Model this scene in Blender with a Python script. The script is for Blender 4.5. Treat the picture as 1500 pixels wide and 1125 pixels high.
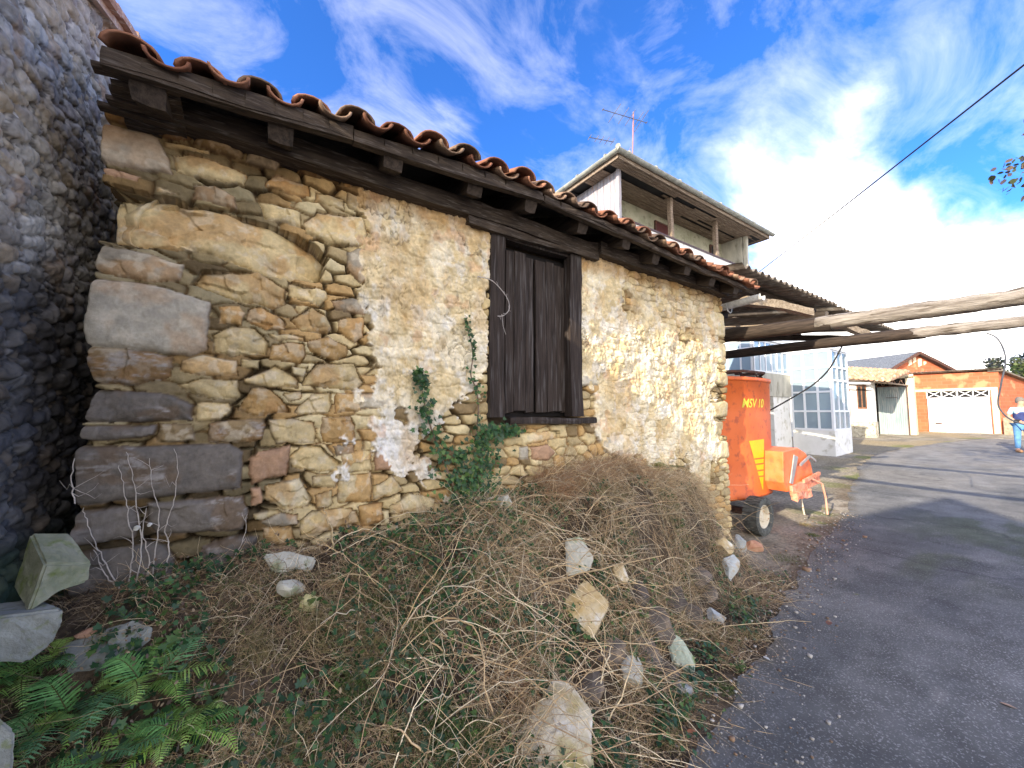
import bpy, math, random
import numpy as np
from mathutils import Vector, Matrix
R = math.radians
for o in list(bpy.data.objects): bpy.data.objects.remove(o)
scn = bpy.context.scene
COL = scn.collection
# ------------------------------------------------------------ camera
CAM = (0.61, -2.63, 1.65); FPX = 563.0; PITCH = R(4.0)
FW = (.555, .832); RT = (.832, -.555)
cd = bpy.data.cameras.new('camera'); cam = bpy.data.objects.new('camera', cd); COL.objects.link(cam)
cd.sensor_width = 36; cd.lens = FPX/1500*36; cd.clip_start = .05; cd.clip_end = 3000
cam.location = CAM; cam.rotation_euler = (R(90)+PITCH, 0, -math.atan2(FW[0], FW[1]))
scn.camera = cam
# ------------------------------------------------------------ light
SUN_EL, SUN_AZ = R(23.0), math.atan2(-.981, -.19)      # azimuth from +Y towards +X
sd = bpy.data.lights.new('sun', 'SUN'); sd.energy = 4.0; sd.angle = R(.6); sd.color = (1, .87, .68)
sun = bpy.data.objects.new('sun', sd); COL.objects.link(sun)
tosun = Vector((math.sin(SUN_AZ)*math.cos(SUN_EL), math.cos(SUN_AZ)*math.cos(SUN_EL), math.sin(SUN_EL)))
sun.rotation_euler = tosun.to_track_quat('Z', 'Y').to_euler(); sun.location = (-6, -6, 12)
scn.view_settings.view_transform = 'Standard'; scn.view_settings.look = 'None'
scn.view_settings.gamma = 1; scn.view_settings.exposure = 1.2
scn.view_settings.use_curve_mapping = False
try:
    scn.cycles.max_bounces = 6; scn.cycles.diffuse_bounces = 4; scn.cycles.transparent_max_bounces = 8
except Exception: pass

def pxdir(u, v):
    x = (u-750)/FPX; z = -(v-562.5)/FPX
    fy = math.cos(PITCH)-z*math.sin(PITCH); fz = math.sin(PITCH)+z*math.cos(PITCH)
    return (FW[0]*fy+RT[0]*x, FW[1]*fy+RT[1]*x, fz)
def atY(u, v, Y):
    d = pxdir(u, v); t = (Y-CAM[1])/d[1]; return Vector([CAM[i]+d[i]*t for i in range(3)])
def atX(u, v, X):
    d = pxdir(u, v); t = (X-CAM[0])/d[0]; return Vector([CAM[i]+d[i]*t for i in range(3)])
def atZ(u, v, Z):
    d = pxdir(u, v); t = (Z-CAM[2])/d[2]; return Vector([CAM[i]+d[i]*t for i in range(3)])

w = bpy.data.worlds.new('World'); scn.world = w; w.use_nodes = True
nt = w.node_tree; N = nt.nodes; L = nt.links; N.clear()
def wn(t, **k):
    n = N.new(t)
    for a, b in k.items(): setattr(n, a, b)
    return n
def wmath(op, a, b=None, c=None, clamp=False):
    n = wn('ShaderNodeMath', operation=op, use_clamp=clamp)
    for i, v in enumerate((a, b, c)):
        if v is None: continue
        if isinstance(v, (int, float)): n.inputs[i].default_value = v
        else: L.new(v, n.inputs[i])
    return n.outputs[0]
out = wn('ShaderNodeOutputWorld'); bg = wn('ShaderNodeBackground'); L.new(bg.outputs[0], out.inputs[0])
sky = wn('ShaderNodeTexSky', sky_type='NISHITA', sun_disc=False, sun_elevation=SUN_EL, sun_rotation=SUN_AZ)
sky.air_density = 1.0; sky.dust_density = .3; sky.ozone_density = 3.0
tint = wn('ShaderNodeMix', data_type='RGBA', blend_type='MULTIPLY'); tint.inputs[0].default_value = 1
L.new(sky.outputs[0], tint.inputs[6]); tint.inputs[7].default_value = (.42, .95, 1.75, 1)
geo = wn('ShaderNodeTexCoord'); nrm = wn('ShaderNodeVectorMath', operation='NORMALIZE'); L.new(geo.outputs['Generated'], nrm.inputs[0])
sep = wn('ShaderNodeSeparateXYZ'); L.new(nrm.outputs[0], sep.inputs[0])
zz = wmath('ADD', wmath('MAXIMUM', sep.outputs[2], 0.0), .22)
px_ = wmath('DIVIDE', sep.outputs[0], zz); py_ = wmath('DIVIDE', sep.outputs[1], zz)
cmb = wn('ShaderNodeCombineXYZ'); L.new(px_, cmb.inputs[0]); L.new(py_, cmb.inputs[1])
mp = wn('ShaderNodeMapping'); mp.inputs['Rotation'].default_value = (0, 0, R(-25)); mp.inputs['Scale'].default_value = (1.0, 1.7, 1); mp.inputs['Location'].default_value = (3.1, 1.7, 0)
L.new(cmb.outputs[0], mp.inputs[0])
n1 = wn('ShaderNodeTexNoise'); n1.inputs['Scale'].default_value = 1.5; n1.inputs['Detail'].default_value = 9; n1.inputs['Roughness'].default_value = .56; n1.inputs['Distortion'].default_value = .25
L.new(mp.outputs[0], n1.inputs[0])
n2 = wn('ShaderNodeTexNoise'); n2.inputs['Scale'].default_value = 5.5; n2.inputs['Detail'].default_value = 7; n2.inputs['Roughness'].default_value = .6; n2.inputs['Distortion'].default_value = .4
L.new(mp.outputs[0], n2.inputs[0])
base = wmath('ADD', wmath('MULTIPLY', n1.outputs[0], .78), wmath('MULTIPLY', n2.outputs[0], .22))
def bump_dir(u, v, width, amp):
    d = Vector(pxdir(u, v)).normalized()
    vm = wn('ShaderNodeVectorMath', operation='DOT_PRODUCT'); L.new(nrm.outputs[0], vm.inputs[0]); vm.inputs[1].default_value = d
    c = math.cos(R(width))
    t = wmath('DIVIDE', wmath('SUBTRACT', vm.outputs['Value'], c), 1-c, clamp=True)
    t.node.use_clamp = True
    return wmath('MULTIPLY', wmath('SMOOTH_MIN', t, 1.0, .3), amp)
for (u, v, wd, am) in [(1180, 330, 13, .10), (1420, 430, 20, .20), (1240, 175, 8, .07), (850, 125, 9, .12), (330, 60, 16, -.11), (480, 110, 14, -.10), (1050, 260, 8, .06), (1210, 430, 16, .14), (1370, 50, 17, -.10),
                       (620, 160, 8, .07), (1500, 60, 14, -.05), (700, 20, 18, -.05), (1010, 60, 13, -.07), (1390, 225, 9, -.16), (1280, 105, 5, .08), (1180, 40, 12, -.03)]:
    base = wmath('ADD', base, bump_dir(u, v, wd, am))
# more cloud towards the horizon; unseen cloud behind the camera added as fill light
hz = wmath('MULTIPLY', wmath('SUBTRACT', .35, sep.outputs[2], clamp=True), .45)
bk = wmath('MULTIPLY', wmath('MULTIPLY_ADD', sep.outputs[0], -FW[0], wmath('MULTIPLY', sep.outputs[1], -FW[1])), .36)
base = wmath('ADD', base, wmath('ADD', hz, wmath('MAXIMUM', bk, 0.0)))
mask = wmath('DIVIDE', wmath('SUBTRACT', base, .515), .36, clamp=True); mask.node.use_clamp = True
mask = wmath('POWER', mask, 1.6)
mp2 = wn('ShaderNodeMapping'); mp2.inputs['Rotation'].default_value = (0, 0, R(-40)); mp2.inputs['Scale'].default_value = (.9, 1.5, 1); L.new(cmb.outputs[0], mp2.inputs[0])
n3 = wn('ShaderNodeTexNoise'); n3.inputs['Scale'].default_value = 2.6; n3.inputs['Detail'].default_value = 8; n3.inputs['Roughness'].default_value = .62; n3.inputs['Distortion'].default_value = .6; L.new(mp2.outputs[0], n3.inputs[0])
cir = wmath('MULTIPLY', wmath('DIVIDE', wmath('SUBTRACT', n3.outputs[0], .46), .34, clamp=True), .22); mask = wmath('ADD', mask, wmath('MULTIPLY', cir, wmath('SUBTRACT', 1.0, mask)), clamp=True); mask.node.use_clamp = True
mx = wn('ShaderNodeMix', data_type='RGBA'); L.new(mask, mx.inputs[0]); L.new(tint.outputs[2], mx.inputs[6]); mx.inputs[7].default_value = (18.5, 17.3, 15.8, 1)
L.new(mx.outputs[2], bg.inputs[0]); bg.inputs[1].default_value = .10
# ------------------------------------------------------------ helpers
def tag(o, label=None, cat=None, group=None, kind=None):
    if label: o['label'] = label
    if cat: o['category'] = cat
    if group: o['group'] = group
    if kind: o['kind'] = kind
    return o
def thing(name, label, cat, loc=(0, 0, 0), group=None):
    o = bpy.data.objects.new(name, None); COL.objects.link(o); o.location = loc; o.empty_display_size = .1
    return tag(o, label, cat, group)
def link(name, me, m, parent=None, smooth=False):
    o = bpy.data.objects.new(name, me); COL.objects.link(o)
    if m:
        for mm in (m if isinstance(m, (list, tuple)) else [m]): me.materials.append(mm)
    if parent:
        o.parent = parent
        pw = Vector((0, 0, 0)); q = parent
        while q: pw += q.location; q = q.parent
        o.location = -pw
    if smooth: me.polygons.foreach_set('use_smooth', [True]*len(me.polygons))
    return o
class MB:
    def __init__(s): s.v = []; s.f = []; s.mi = []; s.cm = 0
    def add(s, vs, fs):
        b = len(s.v); s.v += [tuple(p) for p in vs]
        for f in fs: s.f.append(tuple(b+i for i in f)); s.mi.append(s.cm)
        return s
    def box(s, c, d, rz=0, rx=0, ry=0):
        M = Matrix.Rotation(rz, 3, 'Z') @ Matrix.Rotation(ry, 3, 'Y') @ Matrix.Rotation(rx, 3, 'X')
        vs = [Vector(c)+M @ Vector((a*d[0]/2, b*d[1]/2, e*d[2]/2)) for a in (-1, 1) for b in (-1, 1) for e in (-1, 1)]
        return s.add(vs, [(0, 1, 3, 2), (4, 6, 7, 5), (0, 4, 5, 1), (2, 3, 7, 6), (0, 2, 6, 4), (1, 5, 7, 3)])
    def bb(s, a, b):
        return s.box([(a[i]+b[i])/2 for i in range(3)], [abs(b[i]-a[i]) for i in range(3)])
    def prism(s, pts, off):
        n = len(pts); off = Vector(off)
        vs = [Vector(p) for p in pts]+[Vector(p)+off for p in pts]
        return s.add(vs, [tuple(range(n))[::-1], tuple(range(n, 2*n))]+[(i, (i+1) % n, n+(i+1) % n, n+i) for i in range(n)])
    def tube(s, pts, r, n=8, cap=True):
        pts = [Vector(p) for p in pts]; rs = r if isinstance(r, (list, tuple)) else [r]*len(pts)
        vs = []; up = Vector((.13, .2, 1)).normalized()
        for i, p in enumerate(pts):
            t = (pts[min(i+1, len(pts)-1)]-pts[max(i-1, 0)]).normalized()
            a = t.cross(up)
            if a.length < .05: a = t.cross(Vector((1, 0, 0)))
            a.normalize(); b = t.cross(a)
            for k in range(n):
                th = 2*math.pi*k/n; vs.append(p+(a*math.cos(th)+b*math.sin(th))*rs[i])
        fs = [(i*n+k, i*n+(k+1) % n, (i+1)*n+(k+1) % n, (i+1)*n+k) for i in range(len(pts)-1) for k in range(n)]
        if cap: fs += [tuple(range(n))[::-1], tuple((len(pts)-1)*n+k for k in range(n))]
        return s.add(vs, fs)
    def beam(s, p0, p1, w, h, n=10, wob=.01, seed=0, up=(0, 0, 1)):
        """old timber: rectangular section, subdivided along its length, uneven"""
        rg = random.Random(seed); p0 = Vector(p0); p1 = Vector(p1); t = (p1-p0).normalized()
        a = t.cross(Vector(up)); a = (a if a.length > .05 else t.cross(Vector((0, 1, 0)))).normalized(); b = a.cross(t)
        vs = []; ph = [rg.uniform(0, 6) for _ in range(4)]
        for i in range(n+1):
            f = i/n; c = p0.lerp(p1, f)+a*wob*math.sin(f*4+ph[0])+b*wob*math.sin(f*5+ph[1])
            for (sa, sb) in ((-1, -1), (0, -1.06), (1, -1), (1.05, 0), (1, 1), (0, 1.05), (-1, 1), (-1.05, 0)):
                j = 1+rg.uniform(-1, 1)*wob*1.2/max(w, h)
                vs.append(c+a*sa*w/2*j+b*sb*h/2*j)
        fs = [(i*8+k, i*8+(k+1) % 8, (i+1)*8+(k+1) % 8, (i+1)*8+k) for i in range(n) for k in range(8)]
        fs += [tuple(range(8))[::-1], tuple(n*8+k for k in range(8))]
        return s.add(vs, fs)
    def lathe(s, prof, c, axis='Z', n=24):
        vs = []
        for (r, h) in prof:
            for k in range(n):
                a = 2*math.pi*k/n; p = (r*math.cos(a), r*math.sin(a), h)
                if axis == 'Y': p = (p[0], p[2], p[1])
                if axis == 'X': p = (p[2], p[0], p[1])
                vs.append((c[0]+p[0], c[1]+p[1], c[2]+p[2]))
        fs = [(i*n+k, i*n+(k+1) % n, (i+1)*n+(k+1) % n, (i+1)*n+k) for i in range(len(prof)-1) for k in range(n)]
        return s.add(vs, fs)
    def build(s, name, m, parent=None, smooth=False, bevel=0):
        me = bpy.data.meshes.new(name); me.from_pydata(s.v, [], s.f)
        o = link(name, me, m, parent, smooth)
        if isinstance(m, (list, tuple)): me.polygons.foreach_set('material_index', s.mi)
        me.update()
        if bevel:
            b = o.modifiers.new('bevel', 'BEVEL'); b.width = bevel; b.segments = 2; b.limit_method = 'ANGLE'
        return o
def np_mesh(name, V, F, m, parent=None, col=None, smooth=True, nm='Col'):
    V = np.asarray(V, np.float32); F = np.asarray(F, np.int32)
    me = bpy.data.meshes.new(name); me.vertices.add(len(V)); me.vertices.foreach_set('co', V.ravel())
    k = F.shape[1]; me.loops.add(F.size); me.loops.foreach_set('vertex_index', F.ravel())
    me.polygons.add(len(F)); me.polygons.foreach_set('loop_start', np.arange(len(F), dtype=np.int32)*k)
    try: me.polygons.foreach_set('loop_total', np.full(len(F), k, np.int32))
    except Exception: pass
    me.update(calc_edges=True); me.validate()
    if col is not None:
        c = np.ones((len(V), 4), np.float32); c[:, :3] = col
        at = me.color_attributes.new(nm, 'FLOAT_COLOR', 'POINT'); at.data.foreach_set('color', c.ravel())
    o = link(name, me, m, parent, smooth)
    return o
def grid_faces(nu, nv):
    i = np.arange(nu-1)[:, None]*nv+np.arange(nv-1)[None, :]
    i = i.ravel(); return np.stack([i, i+nv, i+nv+1, i+1], 1)
_T = {}
def vn(x, y, sc, seed=0, octv=4, rough=.5):
    """value noise 0..1, numpy"""
    tot = 0; amp = 1; nrmz = 0
    for o in range(octv):
        key = (seed*31+o) % 97
        if key not in _T: _T[key] = np.random.RandomState(key+5).rand(256, 256).astype(np.float32)
        T = _T[key]; f = 2**o/sc
        X = x*f+17.3*o+seed*7.7; Y = y*f+9.1*o+seed*3.3
        xi = np.floor(X).astype(int); yi = np.floor(Y).astype(int); fx = X-xi; fy = Y-yi
        fx = fx*fx*fx*(fx*(fx*6-15)+10); fy = fy*fy*fy*(fy*(fy*6-15)+10)
        a = T[xi & 255, yi & 255]; b = T[(xi+1) & 255, yi & 255]; c = T[xi & 255, (yi+1) & 255]; d = T[(xi+1) & 255, (yi+1) & 255]
        tot = tot+amp*((a*(1-fx)+b*fx)*(1-fy)+(c*(1-fx)+d*fx)*fy); nrmz += amp; amp *= rough
    return tot/nrmz
def ss(a, b, x): t = np.clip((x-a)/(b-a), 0, 1); return t*t*(3-2*t)
def rnd(i, k): v = np.sin(i*12.9898+k*78.233)*43758.5453; return v-np.floor(v)
def rubble(S, Z, cw, ch, seed):
    """nearest / second nearest jittered seed: id, joint distance (m), offsets from the stone's centre"""
    v = Z/ch; r0 = np.floor(v); best = np.full(S.shape, 1e9); sec = best.copy(); bid = np.zeros(S.shape); bx = bid.copy(); bz = bid.copy()
    for dr in (-1, 0, 1):
        row = r0+dr; sh = rnd(row, seed+3.1)*.9
        cwr = cw*(.75+.6*rnd(row, seed+8.3)); u = S/cwr+sh; c0 = np.floor(u)
        for dc in (-1, 0, 1, 2, -2):
            c = c0+dc; i = row*197.0+c*1.37+seed
            sx = (c+.5+(rnd(i, 1)-.5)*.62-sh)*cwr; sz = (row+.5+(rnd(i, 2)-.5)*.5)*ch
            wgt = 1+.35*(rnd(i, 7)-.5)
            d = np.sqrt(((S-sx)/cwr)**2+((Z-sz)/ch)**2)*wgt
            nb = d < best
            sec = np.where(nb, best, np.minimum(sec, d)); best = np.where(nb, d, best); bid = np.where(nb, i, bid); bx = np.where(nb, S-sx, bx); bz = np.where(nb, Z-sz, bz)
    return bid, (sec-best)*.5*ch, bx, bz
def facet(i, rx, rz, sl):
    h = 1e9
    for k in range(4):
        a = (rnd(i, 20+k)-.5)*2*sl; b = (rnd(i, 30+k)-.5)*2*sl; c = rnd(i, 40+k)*.012
        h = np.minimum(h, a*rx+b*rz+c)
    return h
def polydist(X, Z, poly):
    """signed distance, positive inside"""
    d = np.full(X.shape, 1e9); ins = np.zeros(X.shape, bool); n = len(poly)
    for i in range(n):
        x1, z1 = poly[i]; x2, z2 = poly[(i+1) % n]
        dx, dz = x2-x1, z2-z1; t = np.clip(((X-x1)*dx+(Z-z1)*dz)/(dx*dx+dz*dz+1e-12), 0, 1)
        d = np.minimum(d, np.hypot(X-x1-t*dx, Z-z1-t*dz))
        c = ((z1 > Z) != (z2 > Z)) & (X < dx*(Z-z1)/((dz if abs(dz) > 1e-9 else 1e-9))+x1)
        ins ^= c
    return np.where(ins, d, -d)
# ------------------------------------------------------------ materials
def mat(name, c1, c2=None, rough=.85, scale=6, detail=6, bump=.0, bscale=None, attr=None, metal=0, stretch=None, spec=.3, lo=.35, hi=.65, c3=None, s3=40, bdist=.01, trans=0):
    m = bpy.data.materials.new(name); m.use_nodes = True; t = m.node_tree; n = t.nodes; l = t.links
    b = n['Principled BSDF']; b.inputs['Roughness'].default_value = rough; b.inputs['Metallic'].default_value = metal; b.inputs['Specular IOR Level'].default_value = spec
    tc = n.new('ShaderNodeTexCoord'); mpn = n.new('ShaderNodeMapping'); l.new(tc.outputs['Object'], mpn.inputs[0])
    if stretch: mpn.inputs['Scale'].default_value = stretch
    nz = n.new('ShaderNodeTexNoise'); nz.inputs['Scale'].default_value = scale; nz.inputs['Detail'].default_value = detail; nz.inputs['Roughness'].default_value = .6; l.new(mpn.outputs[0], nz.inputs[0])
    cr = n.new('ShaderNodeMapRange'); cr.inputs[1].default_value = lo; cr.inputs[2].default_value = hi; l.new(nz.outputs[0], cr.inputs[0])
    mxn = n.new('ShaderNodeMix'); mxn.data_type = 'RGBA'; l.new(cr.outputs[0], mxn.inputs[0])
    mxn.inputs[6].default_value = (*c1, 1); mxn.inputs[7].default_value = (*(c2 or c1), 1)
    outc = mxn.outputs[2]
    if c3:
        nz3 = n.new('ShaderNodeTexNoise'); nz3.inputs['Scale'].default_value = s3; nz3.inputs['Detail'].default_value = 4; l.new(mpn.outputs[0], nz3.inputs[0])
        c3r = n.new('ShaderNodeMapRange'); c3r.inputs[1].default_value = .55; c3r.inputs[2].default_value = .68; l.new(nz3.outputs[0], c3r.inputs[0])
        m3 = n.new('ShaderNodeMix'); m3.data_type = 'RGBA'; l.new(c3r.outputs[0], m3.inputs[0]); l.new(outc, m3.inputs[6]); m3.inputs[7].default_value = (*c3, 1); outc = m3.outputs[2]
    if attr:
        an = n.new('ShaderNodeAttribute'); an.attribute_name = attr
        ma = n.new('ShaderNodeMix'); ma.data_type = 'RGBA'; ma.blend_type = 'MULTIPLY'; ma.inputs[0].default_value = 1
        l.new(outc, ma.inputs[6]); l.new(an.outputs['Color'], ma.inputs[7]); outc = ma.outputs[2]
    l.new(outc, b.inputs['Base Color'])
    if bump:
        nb = n.new('ShaderNodeTexNoise'); nb.inputs['Scale'].default_value = bscale or scale*4; nb.inputs['Detail'].default_value = 8; nb.inputs['Roughness'].default_value = .65; l.new(mpn.outputs[0], nb.inputs[0])
        bn = n.new('ShaderNodeBump'); bn.inputs['Strength'].default_value = bump; bn.inputs['Distance'].default_value = bdist; l.new(nb.outputs[0], bn.inputs['Height']); l.new(bn.outputs[0], b.inputs['Normal'])
    if trans:
        tr = n.new('ShaderNodeBsdfTranslucent'); l.new(outc, tr.inputs[0]); ms = n.new('ShaderNodeMixShader'); ms.inputs[0].default_value = trans
        l.new(b.outputs[0], ms.inputs[1]); l.new(tr.outputs[0], ms.inputs[2]); l.new(ms.outputs[0], n['Material Output'].inputs[0])
    return m
M = {}
M['stone_attr'] = mat('stone masonry', (.80, .80, .80), (1.12, 1.1, 1.08), .9, 14, 8, .55, 70, 'Col', bdist=.006, spec=.2)
M['wood_dark'] = mat('weathered dark wood', (.028, .020, .015), (.075, .055, .040), .85, 5, 8, .7, 18, stretch=(1, 9, 9), bdist=.008, c3=(.12, .10, .085), s3=9)
M['wood_dark_y'] = mat('dark rafter wood and painted log shade', (.022, .016, .012), (.065, .047, .035), .85, 5, 8, .6, 18, stretch=(9, 1, 9), bdist=.006)
M['wood_shutter'] = mat('old shutter wood', (.016, .011, .009), (.050, .036, .029), .8, 6, 9, .8, 26, stretch=(9, 9, .55), bdist=.006, c3=(.085, .075, .072), s3=5)
M['wood_log'] = mat('weathered grey log', (.17, .145, .12), (.40, .36, .31), .9, 4, 8, .9, 14, stretch=(7, .7, 7), bdist=.02, c3=(.09, .07, .05), s3=5)
M['wood_pale'] = mat('pale rafter wood', (.20, .15, .10), (.38, .31, .23), .85, 5, 8, .5, 20, stretch=(6, 1, 6), bdist=.006)
M['tile'] = mat('old clay tile', (.72, .62, .55), (1.15, 1.05, 1), .9, 9, 8, .4, 60, 'Col', bdist=.004)
M['soil'] = mat('earth', (.6, .6, .6), (1.3, 1.25, 1.2), .95, 22, 9, 1.0, 38, 'Col', bdist=.03)
# ------------------------------------------------------------ ground
EDGE = [(-40, -1.75), (-1, -1.62), (1, -1.58), (2.49, -1.49), (3.12, -1.34), (3.85, -1.2), (4.71, -1.0), (6.41, -.66), (8.72, -.3), (11, .15), (14, .85), (17, 1.25), (21, 1.0), (25, .2), (30, -1.6), (80, -6)]
ex, ey = np.array(EDGE).T
def edgeY(x): return np.interp(x, ex, ey)
def rise(x, y):
    d = np.maximum(x-7.0, 0); return .027*d*d/(d+1.0)
ZB = [(-3, .62), (-.3, .66), (0, .74), (1, .86), (1.9, .9), (3, 1.0), (4.2, .92), (4.55, .62), (4.85, .30), (5.15, .12), (5.5, .03), (5.75, .0), (6, 0), (99, 0)]
zbx, zbz = np.array(ZB).T
def terr(x, y):
    x = np.asarray(x, float); y = np.asarray(y, float)
    zb = np.interp(x, zbx, zbz); qf = np.clip(-edgeY(x)-.12, .3, 9)
    # a broken dry-stone edge drops steeply towards the road between x = 2.4 and 5.4
    steep = ss(2.2, 3.0, x)
    a = ss(.05, 1.0, -y/qf); b = ss(.42, .82, -y/qf)*.8+.2*ss(.1, 1, -y/qf)
    prof = 1-(a*(1-steep)+b*steep)
    bank = zb*prof
    n = (vn(x, y, .5, 3, 4)-.5)*.26+(vn(x, y, .11, 4, 4, .7)-.5)*.11
    return rise(x, y)+bank+n*np.clip(bank*4, 0, 1)
def tz(x, y): return float(terr(np.array([x]), np.array([y]))[0])
gx = np.unique(np.concatenate([np.linspace(-60, -3, 20), np.linspace(-3, -.6, 20), np.arange(-.6, 6.6, .024), np.linspace(6.6, 12, 110), np.linspace(12, 32, 120), np.linspace(32, 90, 30), np.linspace(90, 900, 12)]))
gy = np.unique(np.concatenate([np.linspace(-300, -12, 12), np.linspace(-12, -3, 24), np.arange(-3, .35, .024), np.linspace(.35, 6, 110), np.linspace(6, 40, 20), np.linspace(40, 900, 12)]))
X, Y = np.meshgrid(gx, gy, indexing='ij'); X = X.ravel(); Y = Y.ravel()
inroad = ss(.03, .12, edgeY(X)-Y)*(Y > -6.3)
Z = terr(X, Y)
Z = Z-.03*inroad+(vn(X, Y, .22, 11, 4)-.5)*.025*(1-inroad)*(X > 5.6)
bankm = np.clip(np.interp(X, zbx, zbz)*3, 0, 1)*(Y < .3)*(Y > edgeY(X)-.5)
c_soil = np.array([.07, .052, .034]); c_soil2 = np.array([.16, .12, .08]); c_ap = np.array([.36, .33, .27]); c_ap2 = np.array([.23, .21, .17]); c_dirt = np.array([.34, .28, .17]); c_moss = np.array([.16, .19, .045])
def mixc(a, b, t): return a*(1-t[:, None])+b*t[:, None]
f1 = vn(X, Y, .5, 21, 5); f2 = vn(X, Y, 1.7, 22, 5)
far = ss(13, 17, X)
cB = mixc(c_soil, c_soil2, ss(.35, .65, f1)); cA = mixc(c_ap, c_ap2, ss(.4, .62, f1)); cA = mixc(cA, c_dirt, far*ss(.25, .6, f2)+(1-far)*.25*ss(.4, .6, f2))
cA = mixc(cA, c_moss, .8*ss(.56, .64, vn(X, Y, .8, 25, 5))*ss(.9, .1, np.abs(Y-edgeY(X)))*(X > 5.7))
cA = mixc(cA, c_soil2, .75*ss(.45, .05, np.abs(Y-edgeY(X)))*ss(.35, .6, vn(X, Y, .3, 27, 4))*(X < 12))
gc = mixc(cA, cB, bankm*ss(6.1, 5.5, X))
nx, ny = len(gx), len(gy)
o = np_mesh('ground', np.stack([X, Y, Z], 1), grid_faces(nx, ny), M['soil'], None, gc); tag(o, kind='structure')
# ------------------------------------------------------------ road
M['asphalt'] = mat('asphalt', (.75, .75, .75), (1.2, 1.2, 1.22), .92, 3, 9, .9, 170, 'Col', bdist=.006, c3=(2.3, 2.3, 2.3), s3=95, spec=.25)
rx = np.unique(np.concatenate([np.linspace(-40, 1, 40), np.arange(1, 9, .035), np.linspace(9, 26, 220)])); NR = 150
tt = np.linspace(0, 1, NR)**1.7
RX = np.repeat(rx, NR); T = np.tile(tt, len(rx))
eY = edgeY(RX)+(vn(RX, RX*0, .22, 41, 4)-.5)*.16+(vn(RX, RX*0, 1.3, 42, 3)-.5)*.16
RY = eY*(1-T)+(-6.2)*T
hh = rise(RX, RY)+.006+(vn(RX, RY, .8, 43, 3)-.5)*.006-.012*(T == 0)
cr_ = vn(RX, RY, .9, 44, 6, .6); cr2 = vn(RX*.5, RY, .35, 45, 4); c0 = np.array([.105, .108, .108]); c1 = np.array([.185, .185, .178])
rc = mixc(c0, c1, ss(.4, .65, cr_)*.6+.4*ss(.5, .7, cr2))
rc = mixc(rc, np.array([.23, .215, .185]), ss(7, 16, RX)*.7*ss(.3, .6, vn(RX, RY, 2.2, 46, 4)+.12))
rc = mixc(rc, np.array([.07, .085, .03]), .55*ss(.52, .66, vn(RX*.35, RY, .5, 47, 5))*ss(1.3, .3, np.abs(RY+2.0))*ss(5.5, 7, RX)*ss(12, 9, RX))
rc = mixc(rc, np.array([.13, .11, .08]), .8*ss(.16, 0, (eY-RY))*ss(.3, .6, vn(RX, RY, .12, 48, 4)))
rc = mixc(rc, np.array([.16, .16, .155]), .5*ss(.5, .62, vn(RX*.22, RY*1.1, .55, 51, 5, .6))); rc = mixc(rc, np.array([.24, .235, .22]), .8*ss(.10, .02, np.hypot((RX-3.95)*.6, (RY+2.05)*1.9)+(vn(RX, RY, .12, 52, 3)-.5)*.1)); rc = mixc(rc, np.array([.035, .035, .04]), .5*ss(.010, .002, np.abs(vn(RX, RY, 2.1, 49, 5)-.5))*ss(.45, .6, vn(RX, RY, 3, 50, 2)))
o = np_mesh('road', np.stack([RX, RY, hh], 1), grid_faces(len(rx), NR), M['asphalt'], None, rc); tag(o, kind='structure')

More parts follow.
